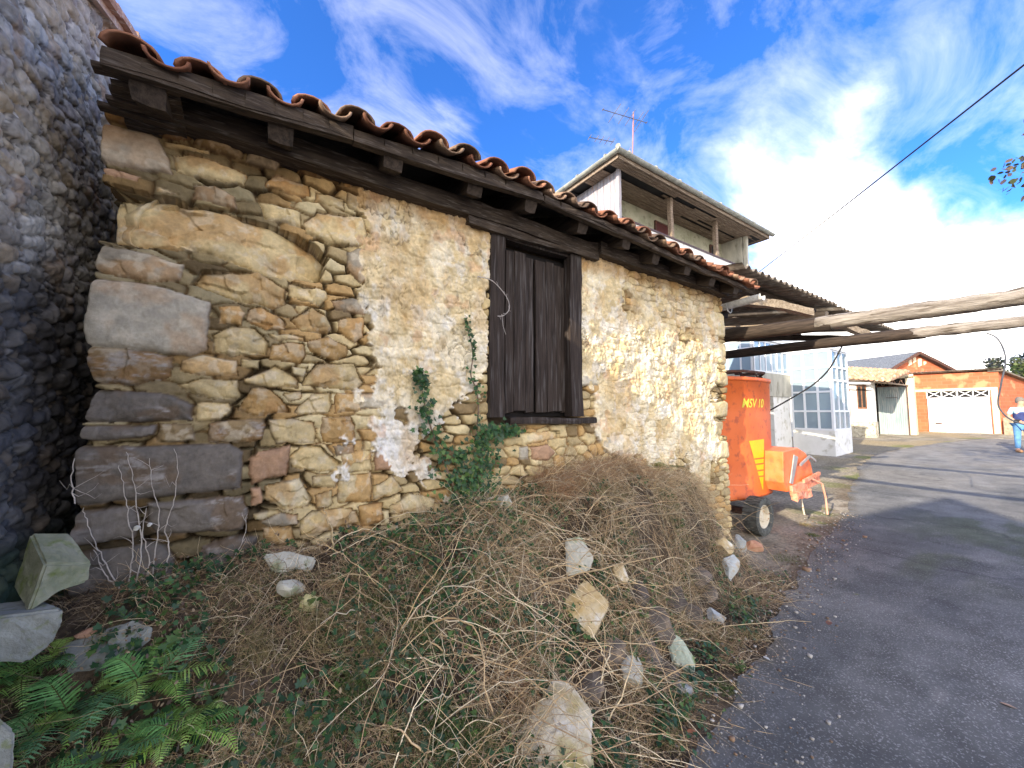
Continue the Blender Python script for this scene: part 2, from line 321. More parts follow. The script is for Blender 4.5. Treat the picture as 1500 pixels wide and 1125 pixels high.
# ------------------------------------------------------------ the stone hut
HL = 5.67
hut = thing('stone_hut', 'old rubble stone hut with patchy plaster, big corner stones and sagging clay tile eave', 'hut', (2.8, 0, 0))
PAL = {'g': (.165, .148, .13), 'l': (.45, .41, .32), 'o': (.50, .33, .145), 'y': (.60, .48, .262), 'r': (.43, .275, .175), 'd': (.33, .29, .22), 'k': (.26, .19, .10), 'q': (.64, .54, .32)}
def A(*p): return [(x/2.6786, y/2.6786) for x, y in p]
def B(*p): return [(x/2.6786, 400+y/2.6786) for x, y in p]
ST = [('l', B((385, 10), (640, 55), (825, 115), (820, 300), (760, 330), (355, 268)), 1), ('k', B((345, 283), (520, 300), (700, 330), (690, 410), (560, 438), (335, 410)), 2),
('g', B((325, 432), (560, 460), (690, 478), (775, 520), (770, 580), (640, 585), (320, 572)), 2), ('g', B((310, 580), (640, 595), (635, 635), (500, 655), (308, 655)), 2),
('k', B((645, 590), (775, 595), (775, 660), (638, 660)), 2), ('k', B((825, 590), (1030, 568), (1042, 600), (1035, 650), (980, 665), (825, 665)), 2),
('y', B((785, 510), (900, 512), (915, 540), (870, 580), (778, 588)), 3), ('y', B((710, 440), (800, 415), (930, 420), (942, 490), (850, 505), (740, 470)), 3),
('y', B((725, 345), (800, 322), (920, 345), (930, 405), (780, 405), (722, 390)), 2), ('y', B((935, 340), (1020, 345), (1015, 378), (940, 372)), 3),
('y', B((835, 240), (900, 208), (1000, 215), (1050, 275), (1040, 325), (900, 330), (835, 305)), 3), ('o', B((860, 135), (940, 128), (960, 160), (940, 205), (860, 200)), 2),
('o', B((965, 140), (1030, 138), (1120, 190), (1120, 225), (1040, 228), (962, 190)), 3), ('y', B((1135, 190), (1220, 130), (1280, 165), (1310, 220), (1290, 242), (1180, 230)), 3),
('o', B((1200, 270), (1290, 250), (1365, 285), (1355, 325), (1300, 340), (1205, 310)), 2), ('o', B((1060, 280), (1190, 275), (1195, 330), (1180, 360), (1050, 345)), 3),
('y', B((1045, 240), (1195, 250), (1195, 270), (1080, 268)), 3), ('y', B((955, 420), (1080, 365), (1175, 420), (1175, 450), (1080, 450), (960, 435)), 3),
('y', B((1190, 410), (1250, 348), (1380, 350), (1420, 430), (1395, 465), (1190, 440)), 3), ('q', B((1140, 370), (1205, 372), (1190, 410), (1140, 400)), 2),
('o', B((935, 535), (990, 450), (1060, 450), (1110, 490), (1145, 540), (1000, 560)), 3), ('y', B((1155, 540), (1220, 470), (1300, 465), (1305, 520), (1290, 552), (1180, 555)), 3),
('o', B((1315, 470), (1415, 475), (1418, 540), (1310, 552)), 2), ('y', B((1110, 470), (1190, 455), (1180, 490), (1140, 505)), 3), ('y', B((1050, 575), (1150, 565), (1235, 585), (1250, 630), (1235, 668), (1080, 670), (1060, 620)), 2),
('o', B((1262, 565), (1380, 562), (1395, 600), (1390, 665), (1265, 665)), 2), ('y', B((1130, 40), (1280, 70), (1290, 100), (1260, 130), (1180, 115), (1130, 90)), 3),
('d', B((1300, 110), (1380, 95), (1435, 115), (1430, 165), (1320, 150)), 2), ('o', B((1330, 180), (1425, 170), (1430, 250), (1390, 275), (1330, 230)), 2),
('g', B((315, 690), (420, 665), (640, 672), (900, 668), (950, 700), (945, 845), (800, 860), (420, 905), (330, 895), (305, 780)), 1), ('g', B((315, 915), (560, 905), (580, 960), (560, 1030), (370, 1060), (305, 1020)), 2),
('g', B((600, 895), (960, 870), (975, 960), (960, 1005), (640, 1030), (600, 990)), 2), ('g', B((320, 1070), (640, 1045), (700, 1100), (700, 1200), (560, 1225), (390, 1240)), 2),
('g', B((800, 1070), (900, 1030), (1020, 1030), (1000, 1150), (960, 1170), (800, 1165)), 2), ('r', B((975, 730), (1010, 700), (1135, 675), (1142, 730), (1120, 800), (1050, 805), (985, 832), (972, 790)), 2),
('y', B((1140, 720), (1180, 675), (1260, 680), (1335, 735), (1325, 778), (1210, 775), (1140, 765)), 3), ('o', B((1340, 710), (1400, 690), (1455, 700), (1455, 775), (1340, 775)), 2),
('d', B((1305, 672), (1390, 668), (1390, 705), (1320, 712)), 2), ('q', B((1040, 830), (1180, 805), (1230, 890), (1215, 915), (1120, 930), (1035, 890)), 3),
('y', B((1225, 795), (1300, 785), (1325, 805), (1320, 840), (1230, 835)), 2), ('y', B((1325, 785), (1450, 785), (1460, 850), (1440, 890), (1330, 900)), 2),
('r', B((980, 840), (1025, 835), (1030, 905), (985, 915)), 2), ('y', B((1235, 865), (1300, 845), (1312, 900), (1290, 920), (1240, 915)), 2), ('y', B((995, 940), (1090, 925), (1110, 935), (1030, 970), (1000, 968)), 2),
('d', B((1025, 975), (1100, 935), (1175, 940), (1170, 985), (1050, 998)), 2), ('y', B((1175, 970), (1230, 930), (1330, 920), (1400, 925), (1425, 985), (1300, 1010), (1180, 1028)), 3),
('o', B((1410, 910), (1500, 895), (1500, 975), (1430, 980)), 2), ('o', B((1030, 1000), (1150, 992), (1160, 1060), (1035, 1060)), 2), ('r', B((1030, 1070), (1165, 1060), (1170, 1125), (1035, 1115)), 2),
('l', A((440, 540), (540, 505), (665, 560), (690, 640), (695, 700), (560, 680), (440, 680)), 1), ('o', A((465, 440), (640, 460), (640, 535), (480, 510)), 2), ('k', A((670, 530), (710, 475), (770, 500), (770, 555), (740, 575), (675, 560)), 2),
('k', A((780, 500), (870, 495), (960, 560), (950, 635), (860, 620), (770, 575)), 2), ('y', A((680, 570), (830, 605), (835, 622), (680, 595)), 2), ('y', A((700, 620), (760, 612), (970, 690), (960, 740), (840, 715), (705, 690)), 2),
('d', A((970, 570), (1090, 600), (1108, 650), (1080, 685), (960, 640)), 1), ('d', A((765, 725), (850, 735), (920, 780), (925, 835), (770, 790)), 2), ('o', A((1040, 720), (1080, 695), (1215, 735), (1215, 780), (1140, 770), (1040, 740)), 2),
('k', A((1120, 590), (1280, 600), (1335, 650), (1335, 735), (1200, 700), (1120, 640)), 2), ('y', A((1340, 700), (1450, 715), (1440, 755), (1345, 745)), 2), ('d', A((1370, 640), (1455, 650), (1455, 710), (1375, 690)), 2),
('y', A((1230, 760), (1350, 790), (1345, 835), (1230, 800)), 2), ('y', A((1010, 790), (1175, 840), (1175, 900), (1030, 865)), 2), ('y', A((1185, 880), (1240, 835), (1400, 860), (1432, 910), (1400, 975), (1290, 960), (1195, 920)), 2),
('y', A((440, 720), (640, 770), (760, 805), (1070, 895), (1230, 960), (1292, 1020), (1245, 1115), (1040, 1085), (820, 1000), (700, 985), (560, 970), (425, 945)), 3),
('d', A((415, 960), (560, 985), (745, 1045), (730, 1105), (640, 1118), (410, 1030)), 2), ('y', B((765, 45), (800, -5), (1010, 0), (1120, 60), (1118, 125), (1080, 142), (940, 115), (860, 90)), 3),
('d', [(505, 372), (522, 365), (548, 368), (556, 392), (550, 412), (524, 416), (508, 398)], 1), ('y', A((650, 745), (740, 785), (655, 765)), 2), ('r', A((455, 690), (520, 680), (580, 700), (575, 725), (450, 712)), 2),
('y', A((1355, 760), (1440, 800), (1440, 860), (1360, 830)), 2),
# stones further right, in photo pixels
('d', [(505, 240), (522, 222), (540, 225), (545, 240), (540, 262), (518, 262)], 2), ('y', [(540, 268), (560, 262), (577, 275), (572, 298), (545, 296)], 2), ('y', [(503, 318), (530, 322), (536, 345), (528, 362), (503, 362)], 2),
('l', [(526, 574), (600, 584), (600, 600), (526, 598)], 2), ('r', [(547, 652), (593, 655), (592, 688), (548, 690)], 1), ('y', [(500, 662), (542, 658), (545, 690), (502, 690)], 2), ('o', [(500, 694), (545, 692), (546, 735), (500, 735)], 2),
('y', [(545, 712), (575, 695), (592, 718), (548, 732)], 2), ('q', [(568, 740), (600, 722), (638, 728), (636, 750), (570, 752)], 2), ('o', [(525, 742), (558, 735), (562, 765), (530, 772)], 2), ('y', [(470, 745), (515, 742), (522, 765), (480, 778)], 2),
('q', [(760, 634), (815, 630), (816, 642), (762, 652)], 2), ('r', [(774, 654), (800, 650), (812, 662), (800, 675), (776, 672)], 1), ('l', [(757, 655), (771, 652), (772, 672), (758, 672)], 1), ('l', [(878, 640), (915, 640), (922, 655), (905, 672), (880, 662)], 1),
('d', [(1002, 500), (1025, 503), (1028, 530), (1004, 530)], 1), ('q', [(1034, 455), (1054, 458), (1055, 495), (1036, 492)], 1), ('q', [(1030, 542), (1056, 545), (1057, 565), (1032, 562)], 1), ('q', [(1036, 588), (1058, 588), (1060, 612), (1034, 612)], 1),
('q', [(1030, 645), (1060, 648), (1062, 675), (1028, 672)], 1), ('q', [(1010, 680), (1040, 680), (1042, 710), (1012, 706)], 2), ('q', [(1035, 500), (1056, 502), (1056, 535), (1034, 532)], 2), ('q', [(1022, 616), (1056, 618), (1058, 640), (1024, 638)], 2),
('r', [(625, 482), (650, 478), (664, 498), (655, 510), (632, 504)], 2), ('l', [(846, 540), (870, 545), (874, 565), (846, 566)], 1), ('q', [(938, 445), (948, 452), (955, 470), (944, 474), (932, 462)], 1), ('q', [(950, 462), (960, 466), (962, 485), (950, 480)], 1),
('o', [(930, 470), (946, 478), (944, 488), (928, 482)], 1), ('q', [(1003, 445), (1016, 448), (1020, 466), (1008, 468)], 1), ('l', [(895, 430), (905, 425), (912, 444), (900, 448)], 1)]
s0, s1 = -.9, HL+.9
sg = np.unique(np.concatenate([np.arange(s0, 0, .02), np.arange(0, 1.6, .0042), np.arange(1.6, 3.4, .0058), np.arange(3.4, HL, .0085), np.arange(HL, s1, .03)]))
zg = np.arange(-.15, 3.26, .0062)
S, Z = np.meshgrid(sg, zg, indexing='ij'); sh_ = S.shape; S = S.ravel(); Z = Z.ravel()
wS = S+(vn(S, Z, .07, 61, 3)-.5)*.022+(vn(S, Z, .3, 62, 2)-.5)*.02; wZ = Z+(vn(S, Z, .06, 63, 3)-.5)*.016+(vn(S, Z, .35, 64, 2)-.5)*.02
# filler rubble: coarse stones with thin chips between them
i1, e1, rx1, rz1 = rubble(wS+.25*wZ+(vn(S, Z, .4, 58, 2)-.5)*.08, wZ+(vn(S, Z, .5, 59, 2)-.5)*.10, .17, .075, 5.0)
i2, e2, rx2, rz2 = rubble(wS, wZ, .05, .028, 9.0)
h1 = .030*(1-np.exp(-e1/.0045))+facet(i1, rx1, rz1, .22)+(rnd(i1, 9)-.5)*.018
h2 = .010*(1-np.exp(-e2/.003))+facet(i2, rx2, rz2, .2)
hf = np.maximum(h1, h2-.004)
kf = rnd(i1, 50); PAL['w'] = (.42, .33, .18); names = np.array([PAL[k] for k in ('y', 'o', 'w', 'y', 'q', 'w', 'o', 'k', 'y')]); colf = names[(kf*8.99).astype(int)]
colf2 = names[(rnd(i2, 51)*8.99).astype(int)]*.62
use2 = (h2-.004 > h1)[:, None]; colr = np.where(use2, colf2, colf)
ef = np.where(use2[:, 0], e2, e1)
mort = np.array([.24, .15, .07])*(.7+.6*vn(S, Z, .05, 66, 3))[:, None]
jm = ss(.005, .0, ef); colr = colr*(1-jm[:, None])+mort*jm[:, None]
hh = hf.copy(); best = np.full(S.shape, -1e9); big = np.zeros(S.shape)
G = (len(sg), len(zg))
for k, (c, poly, kind) in enumerate(ST):
    P = [atY(u, v, 0) for u, v in poly]; pl = [(p.x, p.z) for p in P]
    xs = [p[0] for p in pl]; zs = [p[1] for p in pl]
    a0, a1 = np.searchsorted(sg, min(xs)-.04), np.searchsorted(sg, max(xs)+.04); b0, b1 = np.searchsorted(zg, min(zs)-.04), np.searchsorted(zg, max(zs)+.04)
    if min(xs) < .06: a0 = 0; pl = [(-.6 if p[0] < .06 else p[0], p[1]) for p in pl]
    if max(xs) > HL-.12: a1 = len(sg); pl = [(HL+.5 if p[0] > HL-.12 else p[0], p[1]) for p in pl]
    idx = (np.arange(a0, a1)[:, None]*G[1]+np.arange(b0, b1)[None, :]).ravel()
    if not len(idx): continue
    x = wS[idx]; z = wZ[idx]; d = polydist(x, z, pl)
    size = min(max(xs)-min(xs), max(zs)-min(zs)); cx = sum(xs)/len(xs); cz = sum(zs)/len(zs)
    rr = .005+.028*size; amp = {1: .06, 2: .22, 3: .38}[kind]
    h = .012+min(.038, .018+.10*size)*(1-np.exp(-np.maximum(d, 0)/rr))
    i_ = np.full(x.shape, k*3.77+1.3); fc = facet(i_, x-cx, z-cz, amp); h = h+fc
    # secondary chips and cleavage
    if kind > 1:
        j, e, qx, qz = rubble(x+.3*z, z, .09+.3*size, .05+.2*size, k+.5); h = h+(facet(j, qx, qz, amp*.9)-.004)*(1.0 if kind == 3 else .7)
    m = d > 0; ii = idx[m]; ins = d[m] > best[ii]; ii = ii[ins]; best[ii] = d[m][ins]
    hh[ii] = h[m][ins]; big[ii] = 1
    cc = np.array(PAL[c])[None, :].repeat(len(ii), 0)
    nz = vn(S[ii], Z[ii], .16, 70+k % 9, 4); nz2 = vn(S[ii], Z[ii], .05, 80+k % 7, 4)
    if c in 'yolkdq':
        cc = cc*(1-ss(.50, .66, nz)[:, None]*.55)+np.array([.47, .27, .11])*(ss(.50, .66, nz)*.55)[:, None]
        cc = cc*(1-ss(.52, .64, nz2)[:, None]*.45)+np.array([.62, .55, .42])*(ss(.52, .64, nz2)*.45)[:, None]
    if c == 'l': cc = cc*.75+np.array([.42, .40, .36])*.3
    if c in 'gk':
        t = ss(.46, .60, nz)*.55; cc = cc*(1-t[:, None])+np.array([.15, .095, .05])*t[:, None]
        t = ss(.50, .75, vn(S[ii]*.8, Z[ii]*2.2, .06, 57, 5, .65))*ss(.40, .62, nz)*.6; cc = cc*(1-t[:, None])+np.array([.44, .43, .42])*t[:, None]
    jd = ss(.009, .0, best[ii])[:, None]; cc = cc*(1-jd*.75)+np.array([.13, .085, .045])*jd*.75
    cc = cc*(.85+.3*rnd(np.array([k*1.0]), 3)[0])
    colr[ii] = cc
near_st = 0
# deep open joints here and there
jo = ss(.44, .58, vn(S, Z, .35, 67, 3))*ss(.007, .001, e1)*(big == 0); hh -= jo*.035; colr = colr*(1-.6*jo[:, None])
# darker infill at the base and along the edge of the left corner
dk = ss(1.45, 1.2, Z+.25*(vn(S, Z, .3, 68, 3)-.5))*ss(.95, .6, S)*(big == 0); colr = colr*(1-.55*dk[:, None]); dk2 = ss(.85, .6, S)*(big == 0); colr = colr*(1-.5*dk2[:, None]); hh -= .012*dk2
# ---- plaster
n1_ = vn(S, Z, .28, 90, 5, .6)-.5; n2_ = vn(S, Z, .07, 91, 4, .6)-.5
def reg(poly, soft, na=.32): 
    d = polydist(S, Z, poly); return ss(-soft, soft, d+n1_*na+n2_*.10)
pA = reg([(1.22, 3.3), (1.12, 2.7), (1.2, 2.2), (1.25, 1.75), (1.55, 1.55), (1.95, 1.75), (2.1, 2.0), (2.2, 3.3)], .008, .22)
pB = reg([(1.15, 1.7), (1.2, 1.1), (1.65, .9), (1.75, 1.6), (2.0, 1.75)], .006, .9)*ss(.49, .53, vn(S, Z, .22, 95, 5)+.03)
pC = reg([(3.05, 3.3), (3.05, 2.05), (3.3, 1.95), (4.1, 2.3), (3.75, 2.75), (3.7, 3.3)], .03, .3)
pD = reg([(3.25, 2.5), (5.4, 2.6), (5.4, 1.0), (4.5, .9), (3.6, 1.25), (3.3, 1.8)], .06, .7)*.86; pD = ss(.30, .62, pD+.55*(vn(S, Z, .24, 107, 5, .6)-.42))*.96; pD = np.maximum(pD, reg([(3.7, 3.3), (5.5, 3.3), (5.5, 2.4), (3.7, 2.4)], .05, .9)*.6)
pm = np.clip(np.maximum(np.maximum(pA, pB), np.maximum(pC, pD)), 0, 1)
crack = ss(.020, .004, np.abs(vn(S, Z, .30, 92, 5, .62)-.5))*ss(.45, .6, vn(S, Z, .5, 93, 2))*.7+ss(.014, .003, np.abs(vn(S*1.4, Z, .16, 96, 4, .6)-.5))*ss(.5, .62, vn(S, Z, .3, 97, 2))*.5
hp = .034+(vn(S, Z, .20, 94, 5, .62)-.5)*.065+hh*.16-crack*.016
# dripping slump ridges in the thick lime coat
hp = hp+(vn(S*1.7+Z*.5, Z*.9, .07, 98, 4, .62)-.5)*.042
hh = hh*(1-pm)+hp*pm
pcol = mixc(np.array([.68, .56, .34]), np.array([.80, .72, .54]), ss(.38, .64, vn(S, Z*.8, .16, 99, 6, .6)))
pcol = mixc(pcol, np.array([.82, .80, .75]), np.clip(.8*ss(.54, .66, vn(S, Z*.8, .11, 100, 6, .62))*.7+ss(1.75, 1.5, Z)*ss(2.1, 1.9, S)*.8, 0, 1))
pcol = mixc(pcol, np.array([.55, .38, .18]), .5*ss(.52, .70, vn(S*1.2, Z*.7, .22, 101, 6, .6)))
pcol = mixc(pcol, np.array([.60, .38, .22]), .55*ss(.68, .76, vn(S, Z, .16, 102, 4)))
pcol = pcol*(1-.72*crack[:, None])
colr = mixc(colr, pcol, pm)
fine = vn(S, Z, .016, 103, 3, .7)-.5; hh += fine*.006*(1-.3*pm)+n2_*.008; colr = colr*(1+fine*.35)[:, None]
# wall colour goes darker and browner just below the eave
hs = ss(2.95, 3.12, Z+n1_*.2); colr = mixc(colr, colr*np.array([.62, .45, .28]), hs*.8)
# window opening and the put-log hole
WX0, WX1, WZ0, WZ1 = 2.13, 3.10, 1.585, 3.16
hole = (S > WX0+n2_*.03) & (S < WX1-n2_*.03) & (Z > WZ0-.05) & (Z < WZ1)
hh = np.where(hole, -.16, hh); colr = np.where(hole[:, None], np.array([.10, .075, .05]), colr)
hole2 = (S > 4.80) & (S < 4.90) & (Z > 2.52) & (Z < 2.64); hh = np.where(hole2, -.2, hh)
# large-scale leaning and bulging
hh += (vn(S, Z, 1.6, 104, 2)-.5)*.05
# path round the corners, the left one ragged
edge_l = -.035+(vn(Z*0+.5, Z, .28, 105, 2)-.5)*.05; edge_r = HL+(vn(Z*0+.7, Z, .25, 106, 2)-.5)*.03
th = np.where(S < .03, np.clip((.03-S)/.06, 0, 1), 0)*math.pi/2; tr_ = np.where(S > HL-.03, np.clip((S-HL+.03)/.06, 0, 1), 0)*math.pi/2
Xp = np.where(S < 0, edge_l, np.where(S > HL, edge_r, S+(edge_l)*ss(.5, 0, S)+(edge_r-HL)*ss(HL-.4, HL, S))); Yp = np.where(S < 0, -S, np.where(S > HL, S-HL, 0.0))
V = np.stack([Xp-np.sin(th)*hh+np.sin(tr_)*hh, Yp-np.cos(th)*np.cos(tr_)*hh, Z], 1)
np_mesh('wall', V, grid_faces(len(sg), len(zg)), M['stone_attr'], hut, np.clip(colr, 0, 1))
b = MB(); b.bb((-.02, .25, -.2), (HL-.02, .45, 1.5)); b.bb((-.02, 3.6, -.2), (HL-.02, 4.1, 3.1)); b.bb((-.02, .45, -.2), (.4, 3.6, 3.1)); b.bb((HL-.4, .45, -.2), (HL-.02, 3.6, 3.1))
M['back'] = mat('rough stone', (.25, .2, .14), (.42, .35, .25), .95, 8, 8, .8, 20, bdist=.03)
b.build('back_wall', M['back'], hut)
# ---- shutter window
win = MB(); win.beam((2.19, -.012, 1.6), (2.185, -.012, 3.13), .13, .10, 12, .006, 1, (0, 1, 0))
win.beam((3.035, -.012, 1.6), (3.04, -.012, 3.13), .14, .10, 12, .006, 2, (0, 1, 0)); win.beam((2.2, -.0, 3.10), (3.1, -.0, 3.10), .08, .07, 10, .006, 3)
fr = win.build('window_frame', M['wood_shutter'], hut)
wl = [(2.245, 2.31, .034, 2.985), (2.313, 2.395, .028, 3.0), (2.398, 2.515, .026, 3.01), (2.518, 2.598, .031, 2.985), (2.63, 2.745, .034, 2.99), (2.748, 2.84, .028, 3.0), (2.843, 2.925, .031, 2.985), (2.928, 2.965, .036, 2.98)]
for k, (xa, xb, yy, zt) in enumerate(wl):
    s_ = MB(); zb_ = 1.625+.02*random.Random(k).random()
    n = 16; vs = []; rg = random.Random(k+50)
    for i in range(n+1):
        f = i/n; j = rg.uniform(-.002, .002); yj = yy+.006*math.sin(f*3+k)
        if f < .16: j += rg.uniform(-.003, .004)
        z = zb_+(zt-zb_)*f
        if i == 0: vs += [(xa+j, yj-.012, z+.012*rg.random()), (xb+j-.001, yj-.012, z+.02*rg.random()), (xb+j-.001, yj+.012, z), (xa+j, yj+.012, z)]
        else: vs += [(xa+j, yj-.012, z), (xb+j-.002, yj-.012, z), (xb+j-.002, yj+.012, z), (xa+j, yj+.012, z)]
    fs = [(i*4+q, i*4+(q+1) % 4, i*4+4+(q+1) % 4, i*4+4+q) for i in range(n) for q in range(4)]+[(3, 2, 1, 0), (n*4, n*4+1, n*4+2, n*4+3)]
    s_.add(vs, fs); s_.build('shutter_plank', M['wood_shutter'], fr)
d_ = MB(); d_.bb((2.2, .075, 1.6), (3.05, .085, 3.05)); d_.build('shutter_backing', mat('dark gap', (.01, .008, .008)), fr)
s_ = MB(); s_.beam((2.28, -.055, 1.565), (3.25, -.045, 1.57), .09, .05, 14, .009, 7); s_.build('window_sill', M['wood_shutter'], hut)
# ---- roof
FB = [(-.12, 3.12), (.04, 3.14), (.63, 3.19), (1.11, 3.215), (1.75, 3.27), (2.39, 3.285), (3.1, 3.265), (3.83, 3.225), (4.7, 3.175), (5.5, 3.15), (5.75, 3.145)]
fbx, fbz = np.array(FB).T
def fb(x): return float(np.interp(x, fbx, fbz))
SL = .40; EY = -.37
wood = MB()
ks = [-.1, .42, .98, 1.0, 1.95, 2.9, 3.9, 5.0, 5.66]
segs = [(.0, 1.02, 0), (1.025, 2.42, 1), (2.425, 3.75, 0), (3.755, 5.62, 1)]
for k, (xa, xb, lay) in enumerate(segs):
    m = 8
    for i in range(m):
        x0 = xa+(xb-xa)*i/m; x1 = xa+(xb-xa)*(i+1)/m; h = [.085, .075, .055, .05][k]
        z0 = fb(x0); z1 = fb(x1); y = EY+.012*lay; t = .035
        a = [(x0, y, z0+.01*math.sin(x0*9)), (x1, y, z1+.01*math.sin(x1*9)), (x1, y-.008, z1+h*.5), (x1, y+.008, z1+h), (x0, y+.008, z0+h), (x0, y-.008, z0+h*.5)]
        wood.prism(a, (0, t, 0))
    wood.beam((xa, EY+.03, fb(xa)+.012), (xb, EY+.03, fb(xb)+.012), .05, .035, 8, .004, k+9)
wood.build('fascia_board', M['wood_dark'], hut)
for k, x in enumerate([.15, .66, 1.27, 1.86, 2.34, 2.90, 3.45, 3.92, 4.42, 4.95, 5.45]):
    r_ = MB(); z = fb(x)-.005; w_ = .115 if k < 4 else .10; tip = EY+.05+(.02 if k % 2 else 0)
    r_.beam((x, tip, z-.02), (x+.01*(k % 3), .9, z-.02+SL*(.9-tip)), w_, .12, 8, .008, k+20)
    r_.build('rafter', M['wood_dark_y'], hut)
dk_ = MB(); 
for i in range(12):
    x0 = .0+5.64*i/12; x1 = .0+5.64*(i+1)/12; z0 = fb(x0)+.085; z1 = fb(x1)+.085
    dk_.prism([(x0, EY+.05, z0-.02), (x1, EY+.05, z1-.02), (x1, 2.1, z1+SL*2.43), (x0, 2.1, z0+SL*2.43)], (0, 0, .02))
    dk_.prism([(x0, 2.1, z0+SL*2.43), (x1, 2.1, z1+SL*2.43), (x1, 4.5, z1+.05), (x0, 4.5, z0+.05)], (0, 0, .02))
dk_.build('roof_boards', M['wood_dark'], hut)
pl_ = MB(); pl_.beam((.0, -.05, 3.17), (2.0, -.05, 3.2), .16, .12, 10, .01, 31); pl_.beam((2.0, -.03, 3.19), (3.3, -.03, 3.2), .14, .12, 10, .012, 32); pl_.beam((3.3, -.055, 3.215), (5.6, -.055, 3.175), .16, .12, 10, .01, 33)
pl_.beam((1.9, -.075, 3.115), (3.3, -.06, 3.12), .07, .07, 12, .012, 34)
pl_.build('wall_plate', M['wood_dark'], hut)
def tiles(cols, rows, y0, zfun, pitch, sl, x00, seed, rr=.092, length=.42):
    """barrel tiles: channels (valley) and covers (crest), each a tapered shell"""
    rg = random.Random(seed); V = []; F = []; C = []; sa = math.atan(sl)
    cs = [(.26, .125, .08), (.32, .17, .11), (.20, .10, .065), (.20, .15, .11), (.13, .10, .08), (.30, .22, .16)]
    def shell(cx, y, z, r0, r1, ln, up, yaw, tilt, col):
        n = 9; b = len(V); nl = 4
        for (i, f) in enumerate(np.linspace(0, 1, nl)):
            r = r0+(r1-r0)*f
            for layer in (0, .014):
                rL = r-layer
                for k in range(n):
                    a = math.pi*k/(n-1)
                    lx = rL*math.cos(a); lz = rL*.62*math.sin(a)*(1 if up else -1)
                    py = f*ln; wob = rg.uniform(-.0016, .0016)
                    X_ = lx+math.sin(yaw)*py+wob; Y_ = py*math.cos(sa)-lz*math.sin(sa); Z_ = lz*math.cos(sa)+py*(math.sin(sa)+tilt)
                    V.append((cx+X_, y+Y_, z+Z_)); g = .8+.35*rg.random(); C.append(tuple(q*g for q in col))
        row = 2*n
        for i in range(nl-1):
            for k in range(n-1):
                a = b+i*row+k
                F.append((a, a+1, a+row+1, a+row)); F.append((a+n, a+row+n, a+row+n+1, a+n+1))
            F.append((b+i*row, b+(i+1)*row, b+(i+1)*row+n, b+i*row+n)); F.append((b+i*row+n-1, b+i*row+2*n-1, b+(i+1)*row+2*n-1, b+(i+1)*row+n-1))
        for k in range(n-1):
            for i in (0, nl-1):
                a = b+i*row+k; F.append((a, a+n, a+n+1, a+1) if i == 0 else (a, a+1, a+n+1, a+n))
    for c in range(cols):
        cx = x00+c*pitch
        for r_ in range(rows):
            ln = length*rg.uniform(.95, 1.05); yb = y0+r_*length*.82; zz = zfun(cx)+(yb-y0)*sl
            col = cs[rg.randrange(6)]
            oy = rg.uniform(-.03, .03)
            shell(cx+pitch/2+rg.uniform(-.006, .006), yb-.035+oy, zfun(cx+pitch/2)+(yb-y0)*sl+.055, rr*.92, rr*.8, ln, False, rg.uniform(-.03, .03), rg.uniform(0, .02), col)
            col = cs[rg.randrange(6)]
            shell(cx+rg.uniform(-.012, .012), yb+rg.uniform(-.035, .03), zz+.035+rg.uniform(-.006, .012), rr*1.1, rr*.95, ln, True, rg.uniform(-.06, .06), rg.uniform(0, .04), col)
    return V, F, C
V_, F_, C_ = tiles(25, 8, EY-.03, lambda x: fb(x)+float(np.interp(x, [0, .5, 1.2, 3.2, 5.6], [.035, .05, .055, .03, .025])), .232, SL, .10, 4)
np_mesh('roof_tiles', V_, F_, M['tile'], hut, np.array(C_), smooth=False)
g_ = MB(); gp = [(5.42, .1, 2.97), (5.52, -.18, 3.03), (5.6, -.38, 3.06), (5.66, -.52, 3.09)]
# ------------------------------------------------------------ neighbouring tall stone house on the left (its gable wall, seen at a grazing angle)
nb = thing('stone_house', 'tall dark rubble stone house whose gable wall closes the left edge of the lane', 'house', (-2.5, 0, 0))
NX = -.3; SLN = .41
def zv(y): return 4.07-SLN*(.51-y)        # verge height
yy_ = np.unique(np.concatenate([np.arange(-2.3, -.5, .03), np.arange(-.5, 1.7, .0075), np.arange(1.7, 3.2, .05)])); zz_ = np.arange(-.1, 4.9, .0085)
S, Z = np.meshgrid(yy_, zz_, indexing='ij'); S = S.ravel(); Z = Z.ravel()
wS = S+(vn(S, Z, .07, 31, 3)-.5)*.04; wZ = Z+(vn(S, Z, .08, 32, 3)-.5)*.03
i1, e1, rx1, rz1 = rubble(wS+.35*wZ, wZ-.25*wS, .21, .075, 15.0); i2, e2, rx2, rz2 = rubble(wS, wZ, .06, .03, 19.0)
big = ss(2.6, 1.9, Z+(vn(S, Z, .5, 35, 3)-.5)*.6)          # lower wall takes the dark stone colours and deeper relief below a ragged line
h1 = .036*(1-np.exp(-e1/.005))+facet(i1, rx1, rz1, .35)+(rnd(i1, 9)-.5)*.022; h2 = .018*(1-np.exp(-e2/.004))+facet(i2, rx2, rz2, .4)
hh = np.maximum(h1, h2)*(.48+.45*big)+(vn(S, Z, .012, 33, 3, .7)-.5)*.01+(vn(S, Z, 1.2, 34, 2)-.5)*.05+(vn(S, Z, .05, 39, 4)-.5)*.02
pn = np.array([(.46, .42, .36), (.56, .51, .43), (.34, .31, .27), (.50, .41, .29), (.66, .62, .55), (.40, .36, .33)]); pd = np.array([(.115, .11, .11), (.15, .14, .13), (.09, .085, .085), (.18, .15, .12), (.13, .13, .14), (.20, .19, .18)])
ci = (rnd(np.where(h2 > h1, i2, i1), 52)*5.99).astype(int); cu = pn[ci]; cl = pd[ci]*.8
